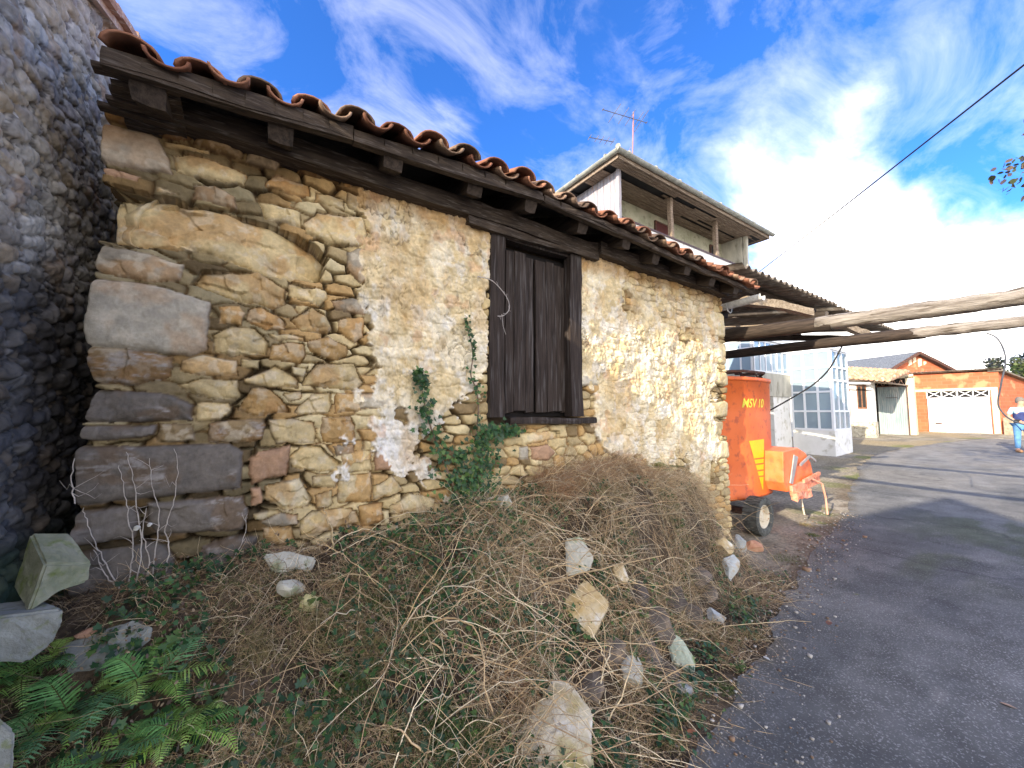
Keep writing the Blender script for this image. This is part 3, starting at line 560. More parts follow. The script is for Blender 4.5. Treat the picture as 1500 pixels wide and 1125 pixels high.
jm = ss(.005, 0, np.where(h2 > h1, e2, e1)); lime = np.array([.60, .55, .46]); cu = mixc(cu, lime, .5*ss(.5, .62, vn(S, Z, .10, 36, 5))); cu = mixc(cu, np.array([.09, .075, .06]), jm*.85); cl = mixc(cl, np.array([.03, .03, .028]), jm*.8)
cn = mixc(cu, cl, big); cn = mixc(cn, np.array([.035, .07, .035]), .8*ss(1.25, .8, Z+(vn(S, Z, .3, 37, 3)-.5)*.4))
cn = mixc(cn, np.array([.55, .35, .2]), .5*ss(.64, .72, vn(S, Z, .22, 38, 4))*(1-big)); cn = cn*(1+(vn(S, Z, .02, 40, 3)-.5)[:, None]*.5)
zt = zv(S)-.03; Zc = np.minimum(Z, zt)
np_mesh('gable_wall', np.stack([NX+hh, S, Zc], 1), grid_faces(len(yy_), len(zz_)), M['stone_attr'], nb, np.clip(cn, 0, 1))
b = MB(); b.prism([(NX-.03, -2.3, -.1), (NX-.03, 3.2, -.1), (NX-.03, 3.2, zv(3.2)-.06), (NX-.03, -2.3, zv(-2.3)-.06)], (-5.5, 0, 0)); b.build('house_body', M['back'], nb)
b = MB(); ov = .07
b.prism([(NX+ov, -2.65, zv(-2.65)-.03), (NX+ov, 3.2, zv(3.2)-.03), (NX+ov, 3.2, zv(3.2)+.02), (NX+ov, -2.65, zv(-2.65)+.02)], (-5.7, 0, 0))
b.prism([(NX-5.63, 3.2, zv(3.2)-.03), (NX+ov, 3.2, zv(3.2)-.03), (NX+ov, 8.5, zv(-2.3)), (NX-5.63, 8.5, zv(-2.3))], (0, 0, .05)); b.prism([(NX-.03, 3.2, -.1), (NX-.03, 8.3, -.1), (NX-.03, 8.3, 2.9), (NX-.03, 3.2, zv(3.2)-.05)], (-5.5, 0, 0))
M['cement_edge'] = mat('pinkish mortar verge', (.52, .36, .27), (.72, .55, .42), .9, 18, 8, .7, 50, bdist=.008, c3=(.78, .7, .6), s3=14)
b.build('roof_slab', M['cement_edge'], nb)
V_, F_, C_ = [], [], []
rg = random.Random(8); b = MB()
for k in range(15):                       # verge tiles climbing the gable edge
    y = -2.6+k*.40; b.beam((NX+.035, y-.02, zv(y)+.045), (NX+.03, y+.42, zv(y+.42)+.035), .15, .045, 5, .005, k+70)
M['tile_plain'] = mat('verge clay tile', (.38, .17, .10), (.62, .42, .30), .9, 10, 8, .5, 50, bdist=.005, c3=(.7, .6, .5), s3=22)
b.build('verge_tiles', M['tile_plain'], nb)
# broken board ends of the hut's eave sticking into the gap
rag = MB(); rg = random.Random(3)
for k in range(9):
    z = 3.13-.012*k+rg.uniform(-.005, .005); y = EY+.06+k*.055
    rag.beam((.02-.10*rg.random(), y, z+.03*rg.random()), (.25, y+rg.uniform(-.02, .02), z+.045), .05, .022, 6, .005, k+90)
rag.build('broken_boards', M['wood_dark'], hut)
# ------------------------------------------------------------ barn behind the viewer (casts the roof-shaped shade on the lane)
barn = thing('unseen_stone_barn', 'steep roofed stone barn beside the lane behind the viewer', 'barn', (-10, -4.5, 0))
b = MB(); b.prism([(-7, -2.95, -.1), (-7, -6.4, -.1), (-7, -6.4, 6.0), (-7, -4.6, 7.75), (-7, -2.95, 5.9)], (-6, 0, 0)); b.build('barn_walls', M['back'], barn)
for sgn, ya, ze in ((1, -2.85, 5.8), (-1, -6.6, 5.8)):
    b = MB(); b.prism([(-6.8, -4.6, 7.78), (-6.8, ya, ze), (-6.8, ya, ze+.08), (-6.8, -4.6, 7.86)], (-6.4, 0, 0)); b.build('roof', M['tile_plain'], barn)
# ------------------------------------------------------------ shed roof on two long logs
M['corr'] = mat('corrugated cement sheet', (.10, .085, .07), (.24, .20, .16), .9, 3, 7, .5, 30, bdist=.006, c3=(.32, .30, .26), s3=7)
shed = thing('carport_roof', 'corrugated cement lean-to roof sloping up from the lane over the orange mixer', 'carport roof', (9, 1, 0))
def corr(x0, x1, y0, y1, z0, sl, name, par, pitch=.185, amp=.03, mt=None):
    n = int((x1-x0)/pitch*8); V = []; F = []
    for j in range(6):
        f = j/5; y = y0+(y1-y0)*f
        for t in (0, 1):
            for i in range(n+1):
                x = x0+(x1-x0)*i/n; V.append((x, y, z0+sl*(y-y0)+amp*math.cos(2*math.pi*(x-x0)/pitch)+t*.009))
    m = n+1
    for j in range(5):
        for i in range(n):
            a = j*2*m+i; F.append((a, a+2*m, a+2*m+1, a+1)); a += m; F.append((a, a+1, a+2*m+1, a+2*m))
    for i in range(n): F.append((i, i+1, m+i+1, m+i)); a = 10*m+i; F.append((a, a+m, a+m+1, a+1))
    return np_mesh(name, V, F, mt or M['corr'], par, smooth=True)
corr(5.62, 8.95, -.32, 3.3, 3.47, .15, 'corrugated_sheet', shed); corr(9.35, 12.75, -.25, 3.3, 3.50, .15, 'corrugated_sheet', shed)
b = MB(); b.bb((5.6, -.28, 3.485), (6.05, 1.5, 3.50)); 
for k, (x, z) in enumerate([(5.75, 3.24), (8.7, 3.26), (9.6, 3.26), (12.3, 3.28)]):
    b = MB(); b.beam((x, -.22, z), (x, 3.3, z+.52), .13, .14, 10, .015, 200+k); b.build('rafter', M['wood_pale'] if k in (1, 2) else M['wood_dark_y'], shed)
for k, (x0, x1, y) in enumerate([(5.7, 8.95, .05), (5.7, 8.95, 1.6), (9.3, 12.8, .1), (9.3, 12.8, 1.6), (5.7, 12.7, 3.2)]):
    b = MB(); z = 3.46+.15*(y+.32)-.10; b.beam((x0, y, z), (x1, y, z+.01), .09, .10, 10, .015, 210+k); b.build('purlin', M['wood_dark'], shed)
for k, (x, y, z) in enumerate([(5.9, 3.15, 3.8), (8.8, 3.15, 3.8)]):
    b = MB(); b.beam((x, y, -.05), (x, y, z), .14, .14, 10, .012, 220+k); b.build('post', M['wood_dark'], shed)
b = MB(); b.beam(atX(1090, 440, 6.2), atX(1186, 457, 7.5), .11, .11, 8, .012, 231); b.build('strut', M['wood_pale'], shed); b = MB(); b.beam(atX(1222, 472, 9.2), atX(1270, 489, 10.2), .11, .11, 8, .01, 232); b.build('strut', M['wood_pale'], shed)
def log(name, label, p0, p1, r, seed, ys):
    """a long log: inner half in dark wood as painted shade, outer half pale and weathered"""
    rg = random.Random(seed); p0 = Vector(p0); p1 = Vector(p1); ph = rg.uniform(0, 6)
    L_ = thing(name, label, 'log', p0, 'log beams over the lane')
    def P(f):
        p = p0.lerp(p1, f); p.z += .04*math.sin(f*5+ph)-.05*math.sin(f*math.pi); p.x += .04*math.sin(f*4+ph*2); return p
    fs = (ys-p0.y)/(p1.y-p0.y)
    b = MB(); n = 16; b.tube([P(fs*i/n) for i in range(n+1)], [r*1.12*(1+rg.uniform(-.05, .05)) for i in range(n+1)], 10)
    b.v = [(x+rg.uniform(-.005, .005), y, z+rg.uniform(-.005, .005)) for x, y, z in b.v]; b.build('shaded_inner_half', M['wood_dark_y'], L_, True)  # dark wood stands in for shade on this half of the log
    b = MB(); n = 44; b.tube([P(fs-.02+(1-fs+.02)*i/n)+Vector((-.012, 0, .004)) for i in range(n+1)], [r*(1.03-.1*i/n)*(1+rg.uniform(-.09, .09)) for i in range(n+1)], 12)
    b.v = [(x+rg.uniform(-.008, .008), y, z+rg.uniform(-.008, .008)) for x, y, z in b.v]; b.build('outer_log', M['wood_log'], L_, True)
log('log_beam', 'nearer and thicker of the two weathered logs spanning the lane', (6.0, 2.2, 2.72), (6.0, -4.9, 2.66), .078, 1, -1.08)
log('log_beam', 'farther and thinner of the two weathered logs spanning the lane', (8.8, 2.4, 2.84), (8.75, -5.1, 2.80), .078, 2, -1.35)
for x, y, lb in ((6.0, -4.75, 'upright post holding the outer end of the nearer log'), (8.75, -4.95, 'upright post holding the outer end of the farther log')):
    b = MB(); b.beam((x, y, -.1), (x+.03, y, 2.6), .2, .2, 12, .02, int(x*7)); b.beam((x, y+1.1, 2.5), (x, y+.05, 1.5), .1, .1, 6, .01, int(x*9)); tag(b.build('wooden_post', M['wood_log']), lb, 'post', 'posts under the logs')
# gutter off the end of the hut
M['zinc'] = mat('zinc', (.45, .47, .48), (.62, .65, .66), .45, 8, 6, .2, 30, metal=.6)
def halfpipe(p0, p1, r, name, m, par=None, n=10, t=.004):
    p0 = Vector(p0); p1 = Vector(p1); d = (p1-p0).normalized(); a = d.cross(Vector((0, 0, 1))).normalized(); u = a.cross(d); V = []
    for p in (p0, p1):
        for rr in (r, r-t):
            for k in range(n+1):
                th = math.pi+math.pi*k/n; V.append(p+a*rr*math.cos(th)+u*rr*math.sin(th))
    m_ = n+1; F = []
    for k in range(n): F += [(k, k+1, 2*m_+k+1, 2*m_+k), (m_+k, 3*m_+k, 3*m_+k+1, m_+k+1), (k, m_+k, m_+k+1, k+1), (2*m_+k, 2*m_+k+1, 3*m_+k+1, 3*m_+k)]
    F += [(0, 2*m_, 3*m_, m_), (n, m_+n, 3*m_+n, 2*m_+n)]
    b = MB(); b.add(V, F); return b.build(name, m, par)
gt = thing('roof_gutter', 'short white metal gutter poking out below the last eave tiles of the hut', 'gutter', (5.85, -.1, 3.1))
halfpipe((5.85, .5, 3.06), (5.9, -.42, 3.12), .075, 'channel', mat('white painted gutter', (.78, .80, .80), (.5, .52, .52), .5, 20), gt)
b = MB(); b.tube([(5.78, -.02, 3.07), (5.8, -.03, 2.985), (5.86, -.03, 2.96), (5.92, -.02, 2.99), (5.95, -.02, 3.1)], .008, 6); b.build('bracket', M['zinc'], gt)
# ------------------------------------------------------------ orange feed mixer
M['orange'] = mat('orange machine paint', (.66, .125, .02), (.74, .165, .035), .5, 2.2, 8, .08, 60, c3=(.46, .09, .03), s3=11, spec=.5)
M['orange2'] = mat('bright orange paint', (.85, .16, .035), (.80, .22, .08), .45, 6, 6, .1, 40, c3=(.6, .12, .05), s3=9, spec=.5)
M['rustdark'] = mat('dark steel', (.05, .035, .03), (.13, .06, .045), .7, 12, 6, .3, 60, c3=(.22, .09, .05), s3=20)
M['rubber'] = mat('worn tyre rubber', (.055, .056, .052), (.14, .145, .13), .9, 12, 6, .4, 60)
M['rim'] = mat('cream painted rim', (.62, .55, .42), (.72, .66, .52), .6, 14, 6, .2, 50, c3=(.45, .25, .12), s3=25)
M['yellow'] = mat('yellow decal', (.85, .50, .015), (.88, .56, .03), .5, 20)
M['letter'] = mat('yellow lettering', (.68, .55, .04), (.72, .6, .06), .5, 20)
mx_ = thing('feed_mixer', 'orange tub feed mixer wagon parked under the carport roof', 'farm machine', (6.95, .9, 0))
TC = (6.8, .88); TA, TB, TN = .95, .80, 2.8; TZ0, TZ1 = .40, 2.14
def tub_pt(th, z, off=0, k=None):
    f = (z-TZ0)/(TZ1-TZ0); s = .965+.035*f
    c, q = math.cos(th), math.sin(th); r = 1/((abs(c)/TA)**TN+(abs(q)/TB)**TN)**(1/TN); x, y = r*c, r*q
    nx = abs(x/TA)**(TN-1)/TA*(1 if x > 0 else -1); ny = abs(y/TB)**(TN-1)/TB*(1 if y > 0 else -1); l = math.hypot(nx, ny)
    return (TC[0]+s*x+off*nx/l, TC[1]+s*y+off*ny/l, z)
V_, F_ = [], []; nT = 96; prof = [(TZ0, 0), (TZ0, .012), (TZ0+.03, .014), (TZ0+.05, .003), (TZ0+.6, .002), (TZ0+1.2, .001), (TZ1-.06, 0), (TZ1-.05, .016), (TZ1, .018), (TZ1, -.03), (TZ0+.3, -.03)]
for (z, off) in prof:
    for k in range(nT): V_.append(tub_pt(2*math.pi*k/nT, z, off))
for i in range(len(prof)-1):
    for k in range(nT): F_.append((i*nT+k, i*nT+(k+1) % nT, (i+1)*nT+(k+1) % nT, (i+1)*nT+k))
tub = np_mesh('tub', V_, F_, M['orange'], mx_, smooth=False)
for p in tub.data.polygons: p.use_smooth = abs(p.normal.z) < .5
b = MB(); b.add([tub_pt(2*math.pi*k/48, TZ0+.01) for k in range(48)], [tuple(range(48))]); b.build('tub_floor', M['rustdark'], mx_)
def tub_hit(u, v):
    d = pxdir(u, v); t = 4.0
    while t < 12:
        x, y, z = [CAM[i]+d[i]*t for i in range(3)]
        if (abs(x-TC[0])/TA/.985)**TN+(abs(y-TC[1])/TB/.985)**TN <= 1: break
        t += .004
    return math.atan2(y-TC[1], x-TC[0]), z
def decal(poly, m, name, par, off=.004, nu=10):
    """poly: four pixel corners (tl, tr, br, bl) turned into (angle, height) on the tub"""
    q = [tub_hit(*p) for p in poly]; V = []; F = []
    for i in range(nu+1):
        for j in range(nu+1):
            f, g = i/nu, j/nu; t0 = q[0][0]*(1-f)+q[1][0]*f; t1 = q[3][0]*(1-f)+q[2][0]*f; z0 = q[0][1]*(1-f)+q[1][1]*f; z1 = q[3][1]*(1-f)+q[2][1]*f
            V.append(tub_pt(t0*(1-g)+t1*g, z0*(1-g)+z1*g, off))
    for i in range(nu):
        for j in range(nu): a = i*(nu+1)+j; F.append((a, a+1, a+nu+2, a+nu+1))
    b = MB(); b.add(V, F); return b.build(name, m, par)
q0 = [(1097, 646), (1119, 643), (1119, 716), (1118, 717)]
def tri(f0, f1, bend=0):
    l0 = (1097+21*f0, 646+71*f0); l1 = (1097+21*f1, 646+71*f1); r0 = (1119, 643+74*f0); r1 = (1119, 643+74*f1)
    return [l0, r0, r1, l1]
for k, (a, c) in enumerate([(0, .36), (.39, .47), (.50, .60), (.63, .72), (.75, 1.0)]): decal(tri(a, c), M['yellow'], 'warning_stripe', mx_, .0045)
cu_ = bpy.data.curves.new('t', 'FONT'); cu_.body = 'MSV 10'; cu_.size = 1; cu_.offset = .022; cu_.shear = .25; cu_.extrude = 0
to = bpy.data.objects.new('t', cu_); COL.objects.link(to); bpy.context.view_layer.update()
me = bpy.data.meshes.new_from_object(to.evaluated_get(bpy.context.evaluated_depsgraph_get())); bpy.data.objects.remove(to)
import bmesh
bm = bmesh.new(); bm.from_mesh(me); bmesh.ops.triangulate(bm, faces=bm.faces); bmesh.ops.subdivide_edges(bm, edges=bm.edges, cuts=1); vs = [v.co.copy() for v in bm.verts]
mnx = min(v.x for v in vs); mxx = max(v.x for v in vs); mny = min(v.y for v in vs); mxy = max(v.y for v in vs)
qa, qb = tub_hit(1085.5, 583.5), tub_hit(1117.5, 597)
qc = tub_hit(1085.5, 597)
for v in bm.verts:
    f = (v.co.x-mnx)/(mxx-mnx); g = (v.co.y-mny)/(mxy-mny); th = qa[0]+(qb[0]-qa[0])*f; v.co = tub_pt(th, qc[1]+(qa[1]-qc[1])*g, .0045)
bm.to_mesh(me); bm.free(); link('lettering', me, M['letter'], mx_)
# top rim bars
b = MB(); P1 = atY(1060, 548, .35)
b.tube([(5.95, .75, 2.22), (6.6, .18, 2.24), (7.2, .16, 2.24), (7.75, .5, 2.2), (7.9, .9, 2.16)], .022, 8); b.tube([(5.95, 1.1, 2.24), (7.6, 1.0, 2.24)], .02, 8)
for x, y in ((6.4, .3), (6.7, .2), (7.0, .14), (7.3, .2), (7.7, .45)): b.tube([(x, y, 2.12), (x+.12, y+.12, 2.24), (x+.3, y+.5, 2.26)], .014, 6)
b.build('top_rail', M['rustdark'], mx_)
# chassis
b = MB(); b.box((6.9, .9, .30), (2.1, .12, .10)); b.box((6.9, .55, .30), (2.1, .08, .10)); b.box((6.9, 1.25, .30), (2.1, .08, .10)); b.box((6.4, .8, .24), (.10, 1.7, .08)); b.box((7.5, .9, .36), (.1, .9, .08)); b.build('chassis', M['rustdark'], mx_)
def wheel(cx, cy, par, r=.245, wd=.19, face=-1):
    W_ = thing('wheel', None, None, (0, 0, 0)); W_.parent = par; W_.location = Vector((cx, cy, r))-par.location
    t = MB(); pr_ = [(r*.62, -wd/2*.8), (r*.72, -wd/2), (r*.90, -wd/2*1.02), (r*.965, -wd/2*.86), (r*.975, 0), (r*.965, wd/2*.86), (r*.90, wd/2*1.02), (r*.72, wd/2), (r*.62, wd/2*.8)]
    t.lathe(pr_, (cx, cy, r), 'Y', 40)
    for k in range(30):
        a = 2*math.pi*k/30
        for s_ in (-1, 1):
            t.box((cx+(r*.965)*math.cos(a+.05*s_), cy+s_*wd*.24, r+(r*.965)*math.sin(a+.05*s_)), (.034, wd*.46, .022), ry=-(a+math.pi/2))
    t.build('tyre', M['rubber'], W_)
    h = MB(); h.lathe([(r*.64, -wd/2*.78), (r*.60, -wd/2*.84), (r*.56, -wd/2*.7), (r*.50, -wd/2*.30), (r*.30, -wd/2*.22), (r*.24, -wd/2*.5), (r*.10, -wd/2*.55), (.001, -wd/2*.55)], (cx, cy, r), 'Y', 32)
    for k in range(5): a = 2*math.pi*k/5+.3; h.lathe([(.011, -wd/2*.42), (.011, -wd/2*.20)], (cx+r*.4*math.cos(a), cy, r+r*.4*math.sin(a)), 'Y', 6)
    h.build('rim', M['rim'], W_)
wheel(6.3, -.07, mx_); wheel(6.4, 1.75, mx_)
# conveyor / drawbar end
hd = MB(); hy0, hy1 = -.14, .42
P = [(6.95, .62), (6.98, 1.06), (7.5, 1.09), (7.76, 1.0), (7.94, .84), (8.04, .56), (7.7, .48), (7.05, .48)]
hd.prism([(x, hy0, z) for x, z in P], (0, hy1-hy0, 0)); hd.build('discharge_hood', M['orange2'], mx_, bevel=.012)
b = MB(); b.beam((7.12, hy0-.02, .50), (8.16, hy0-.02, .56), .04, .13, 6, .004, 3); b.beam((7.1, hy0-.04, .40), (7.7, hy0-.05, .43), .08, .10, 6, .02, 4); b.beam((7.5, hy0-.05, .60), (8.1, hy0-.05, .66), .03, .05, 6, .003, 5); b.build('drawbar', mat('faded orange', (.72, .20, .10), (.85, .38, .25), .6, 12, 6, .3, 40, c3=(.4, .12, .06), s3=18), mx_)
b = MB(); b.prism([(7.12, hy0-.02, .60), (7.3, hy0-.02, 1.0), (7.43, hy0-.02, .96), (7.2, hy0-.02, .58)], (0, .015, 0)); b.beam((7.45, hy0-.035, .84), (7.8, hy0-.035, .95), .02, .035, 4, .002, 6); b.beam((7.8, hy0-.035, .95), (8.02, hy0-.035, .86), .02, .03, 4, .002, 6); b.build('bracket_plate', mat('galvanised plate', (.35, .33, .33), (.5, .47, .45), .5, 10, metal=.4), mx_)
b = MB(); b.tube([(7.8, -.2, .6), (7.98, -.26, .52), (8.03, -.28, .3), (8.0, -.3, .06)], .014, 8); b.build('hose', mat('pink hose', (.60, .27, .18), (.68, .34, .24), .6), mx_)
b = MB(); b.tube([(7.4, -.18, .42), (7.38, -.2, .25), (7.43, -.2, .12)], .012, 6); b.build('hanging_rod', M['rim'], mx_)
b = MB(); b.beam((7.62, 1.15, 2.1), (7.8, 1.1, 1.1), .06, .06, 5, .002, 1, (0, 1, 0)); b.beam((7.4, 1.1, 2.02), (7.95, 1.0, 2.06), .04, .04, 4, .002, 2); b.beam((7.5, .9, 1.36), (8.1, .75, 1.36), .05, .05, 4, .002, 3)
b.build('control_frame', M['rustdark'], mx_)
b = MB(); b.prism([(7.5, .55, .9), (7.95, .5, .9), (7.85, .5, 1.62), (7.55, .55, 1.62)], (0, .05, 0)); b.build('rear_panel', mat('rust red panel', (.22, .07, .045), (.32, .11, .07), .7, 6, 6, .2), mx_)
# ------------------------------------------------------------ two-storey balcony house behind the hut
M['render_green'] = mat('greenish lime render', (.36, .36, .25), (.52, .50, .38), .9, 2.5, 8, .4, 30, c3=(.28, .27, .2), s3=6)
M['render_white'] = mat('whitewash', (.74, .74, .71), (.86, .86, .84), .85, 2, 8, .3, 30, c3=(.55, .54, .48), s3=5)
M['white_metal'] = mat('white painted frames', (.80, .83, .87), (.86, .88, .9), .4, 8)
M['plank_grey'] = mat('weathered cladding', (.26, .26, .29), (.40, .39, .43), .8, 3, 8, .3, 20, stretch=(7, 7, .6), c3=(.36, .24, .2), s3=5)
M['soffit'] = mat('rotting soffit board', (.15, .11, .08), (.30, .23, .17), .9, 2, 9, .5, 20, stretch=(.7, 9, 9), c3=(.42, .35, .27), s3=6)
M['eave_metal'] = mat('weathered gutter', (.22, .23, .20), (.36, .37, .33), .6, 6, 7, .3, 30, c3=(.25, .25, .2), s3=14)
M['cement'] = mat('stained cement', (.36, .35, .30), (.56, .54, .46), .9, 3, 8, .4, 25, stretch=(1, 1, .4), c3=(.25, .24, .19), s3=4)
M['dark_red'] = mat('dark red shutter', (.07, .018, .015), (.11, .03, .025), .7, 6)
M['dark_in'] = mat('dark interior', (.02, .02, .022), (.03, .03, .03), .9, 3)
gl = bpy.data.materials.new('window glass'); gl.use_nodes = True; p_ = gl.node_tree.nodes['Principled BSDF']; p_.inputs['Base Color'].default_value = (.28, .38, .48, 1); p_.inputs['Roughness'].default_value = .08; p_.inputs['Specular IOR Level'].default_value = .8
M['glass'] = gl
g2 = bpy.data.materials.new('clear porch glass'); g2.use_nodes = True; t_ = g2.node_tree; p_ = t_.nodes['Principled BSDF']; p_.inputs['Base Color'].default_value = (.42, .52, .60, 1); p_.inputs['Roughness'].default_value = .05; p_.inputs['Specular IOR Level'].default_value = .8
tr = t_.nodes.new('ShaderNodeBsdfTransparent'); tr.inputs[0].default_value = (.82, .9, .93, 1); ms = t_.nodes.new('ShaderNodeMixShader'); ms.inputs[0].default_value = .45
t_.links.new(p_.outputs[0], ms.inputs[1]); t_.links.new(tr.outputs[0], ms.inputs[2]); t_.links.new(ms.outputs[0], t_.nodes['Material Output'].inputs[0]); M['glass2'] = g2
HX0, HX1 = 8.46, 17.4; EZ = 8.62; EYH = 4.0
hs = thing('balcony_house', 'tall house with a long roofed top floor balcony rising behind the hut', 'house', (12.5, 8, 0))
b = MB(); b.bb((9.0, 5.4, -.2), (16.45, 11, 8.49)); b.build('wall', M['render_green'], hs)
b = MB(); b.bb((9.0, 4.55, 3.0), (16.45, 5.39, 6.28)); b.build('balcony_floor', M['render_white'], hs)
b = MB(); b.bb((9.0, 4.45, 6.28), (16.45, 4.55, 7.12)); b.build('parapet', M['render_white'], hs)
b = MB(); b.bb((8.98, 4.42, 7.12), (16.5, 4.60, 7.17)); b.build('parapet_rail', mat('dark rail', (.06, .04, .045), (.1, .07, .07), .6), hs)
b = MB(); y = 4.45; rg = random.Random(5)
while y < 10.8: b.bb((8.93+rg.uniform(-.006, .006), y, 5.4), (8.965, y+.118, 8.50)); y += .13
b.bb((8.965, 4.45, 5.4), (8.998, 10.9, 8.5)); b.build('side_cladding', M['plank_grey'], hs)
b = MB(); b.beam((8.95, 4.42, 5.4), (8.95, 4.42, 8.52), .1, .1, 8, .004, 1); b.build('corner_post', M['plank_grey'], hs)
for k, x in enumerate((11.5, 14.2, 16.42)):
    b = MB(); b.beam((x, 4.5, 7.17), (x, 4.5, 8.5), .13, .13, 8, .006, k); b.build('balcony_post', M['soffit'] if k < 2 else M['cement'], hs)
b = MB(); b.bb((16.33, 4.6, 6.28), (16.43, 5.4, 8.5)); b.build('end_wall', M['cement'], hs)
for (u0, u1, v0, v1, nm, m) in ((960, 984, 318, 352, 'window', M['dark_red']), (1040, 1047, 345, 380, 'door', M['dark_in'])):
    a = atY(u0, v0, 5.37); c = atY(u1, v0, 5.37); zt = a.z; zb_ = 7.05 if nm == 'window' else 6.3
    b = MB(); b.bb((a.x, 5.35, min(zt, 8.2)), (c.x, 5.395, zb_)); f = b.build(nm, m, hs)
    b = MB(); 
    for (p, q) in (((a.x-.05, 5.33, zb_), (a.x, 5.39, min(zt, 8.2)+.05)), ((c.x, 5.33, zb_), (c.x+.05, 5.39, min(zt, 8.2)+.05)), ((a.x, 5.33, min(zt, 8.2)), (c.x, 5.39, min(zt, 8.2)+.05))): b.bb(p, q)
    b.build('frame', M['rustdark'], f)
# soffit boards, some missing
b = MB(); y = EYH+.12; k = 0; rg = random.Random(9)
while y < 5.38:
    z = 8.50+.012*rg.random(); x0 = HX0+.12
    x = x0
    while x < HX1-.1:
        x2 = min(x+rg.uniform(1.6, 3.2), HX1-.1)
        if not (k in (3, 4, 5) and x < 9.3) and rg.random() > .03: b.box(((x+x2)/2, y+.045, z+.01*rg.random()), (x2-x-.008, .082, .018), rx=rg.uniform(-.04, .04))
        x = x2
    y += .092; k += 1
b.build('soffit', M['soffit'], hs)
b = MB(); b.bb((HX0+.1, EYH+.1, 8.56), (HX1-.1, 11.4, 8.60)); b.bb((8.5, 6.0, 8.50), (8.97, 11.3, 8.53)); b.bb((16.46, 4.2, 8.5), (17.2, 11.3, 8.54)); b.build('soffit_backing', M['dark_in'], hs)
b = MB(); b.bb((HX0+.05, EYH+.03, 8.47), (HX1-.05, EYH+.07, 8.66)); b.bb((HX0+.03, EYH+.03, 8.47), (HX0+.07, 11.4, 8.66)); b.bb((HX1-.07, EYH+.03, 8.47), (HX1-.03, 11.4, 8.66)); b.build('fascia', M['soffit'], hs)
# low hipped roof of flat grey tiles
rx0, rx1, ry0, ry1 = HX0-.02, HX1+.02, EYH-.02, 11.5; hm = 1.35
b = MB(); V_ = [(rx0, ry0, EZ+.08), (rx1, ry0, EZ+.08), (rx1, ry1, EZ+.08), (rx0, ry1, EZ+.08), (rx0+3.4, (ry0+ry1)/2, EZ+hm), (rx1-3.4, (ry0+ry1)/2, EZ+hm), (rx0, ry0, EZ+.02), (rx1, ry0, EZ+.02), (rx1, ry1, EZ+.02), (rx0, ry1, EZ+.02)]
b.add(V_, [(0, 1, 5, 4), (1, 2, 5), (2, 3, 4, 5), (3, 0, 4), (0, 6, 7, 1), (1, 7, 8, 2), (2, 8, 9, 3), (3, 9, 6, 0), (6, 9, 8, 7)]); rf = b.build('roof', M['eave_metal'], hs)
for (p0, p1) in (((HX0-.1, EYH-.04, EZ+.03), (HX1+.1, EYH-.04, EZ+.03)), ((HX0-.04, EYH-.06, EZ+.03), (HX0-.04, 11.5, EZ+.03))):
    p0 = Vector(p0); p1 = Vector(p1); g = halfpipe(p0, p1, .085, 'gutter', M['eave_metal'], hs, t=.006)
    b = MB(); n = int((p1-p0).length/1.15)
    for i in range(n+1):
        b = MB(); c = p0.lerp(p1, (i+.4)/(n+.8)); d = (p1-p0).normalized(); b.tube([c-d*.02, c+d*.02], .094, 10); b.build('joint_clip', M['eave_metal'], g)
# cap tiles at the corner
b = MB(); b.tube([(HX0-.02, EYH-.02, EZ+.13), (HX0+.5, EYH+.5, EZ+.30), (HX0+3.4, (ry0+ry1)/2, EZ+hm+.03)], .07, 8); b.build('hip_ridge', M['eave_metal'], rf)
# annex with glazed gallery on the lane side
b = MB(); b.bb((10.5, 4.3, -.1), (15.2, 4.54, 4.6)); b.build('ground_floor_wall', mat('pale blue grey wall', (.52, .56, .64), (.64, .67, .74), .85, 3, 6, .2), hs)
def glazed(par, o, ux, w, h, cols, rows, fw=.05, dep=.05, glass='glass', names=('window', 'pane')):
    """framed glazing in a vertical plane; o = lower corner, ux = unit vector along it"""
    o = Vector(o); ux = Vector(ux); nn = ux.cross(Vector((0, 0, 1)))
    b = MB()
    def bar(a0, a1, z0, z1):
        c = o+ux*((a0+a1)/2)+Vector((0, 0, (z0+z1)/2)); b.box(c, (a1-a0, dep, z1-z0), rz=math.atan2(ux.y, ux.x))
    for i, cx in enumerate(cols): bar(cx-fw/2, cx+fw/2, 0, h)
    for r_ in rows:
        for a0, a1 in zip(cols[:-1], cols[1:]): bar(a0+fw/2, a1-fw/2, r_-fw/2, r_+fw/2)
    f = b.build(names[0], M['white_metal'], par)
    b = MB(); c = o+ux*(w/2)+Vector((0, 0, h/2)); b.box(c, (w-.01, .006, h-.01), rz=math.atan2(ux.y, ux.x)); b.build(names[1], M[glass], f)
    return f
glazed(hs, (10.9, 4.27, 2.75), (1, 0, 0), 3.9, 1.3, [0, .5, 1.0, 1.5, 2.0, 2.5, 3.0, 3.5, 3.9], [0, .95, 1.3])
glazed(hs, (11.2, 4.27, 1.0), (1, 0, 0), 2.0, 1.3, [0, .65, 1.3, 2.0], [0, .4, 1.3])
an = thing('glazed_annex', 'white annex with glazed gallery above a stained cement band, left of the glass porch', 'annex', (14.6, 3.6, 0))
b = MB(); b.bb((13.3, 3.0, 2.12), (15.86, 4.25, 2.86)); b.build('cement_band', M['cement'], an)
b = MB(); b.bb((14.6, 3.05, -.1), (15.86, 4.25, 2.12)); b.build('white_wall', M['render_white'], an)
b = MB(); b.bb((13.35, 3.9, -.1), (14.59, 4.2, 2.12)); b.build('recess_wall', mat('beige recess', (.5, .46, .38), (.62, .57, .48), .9, 4), an)
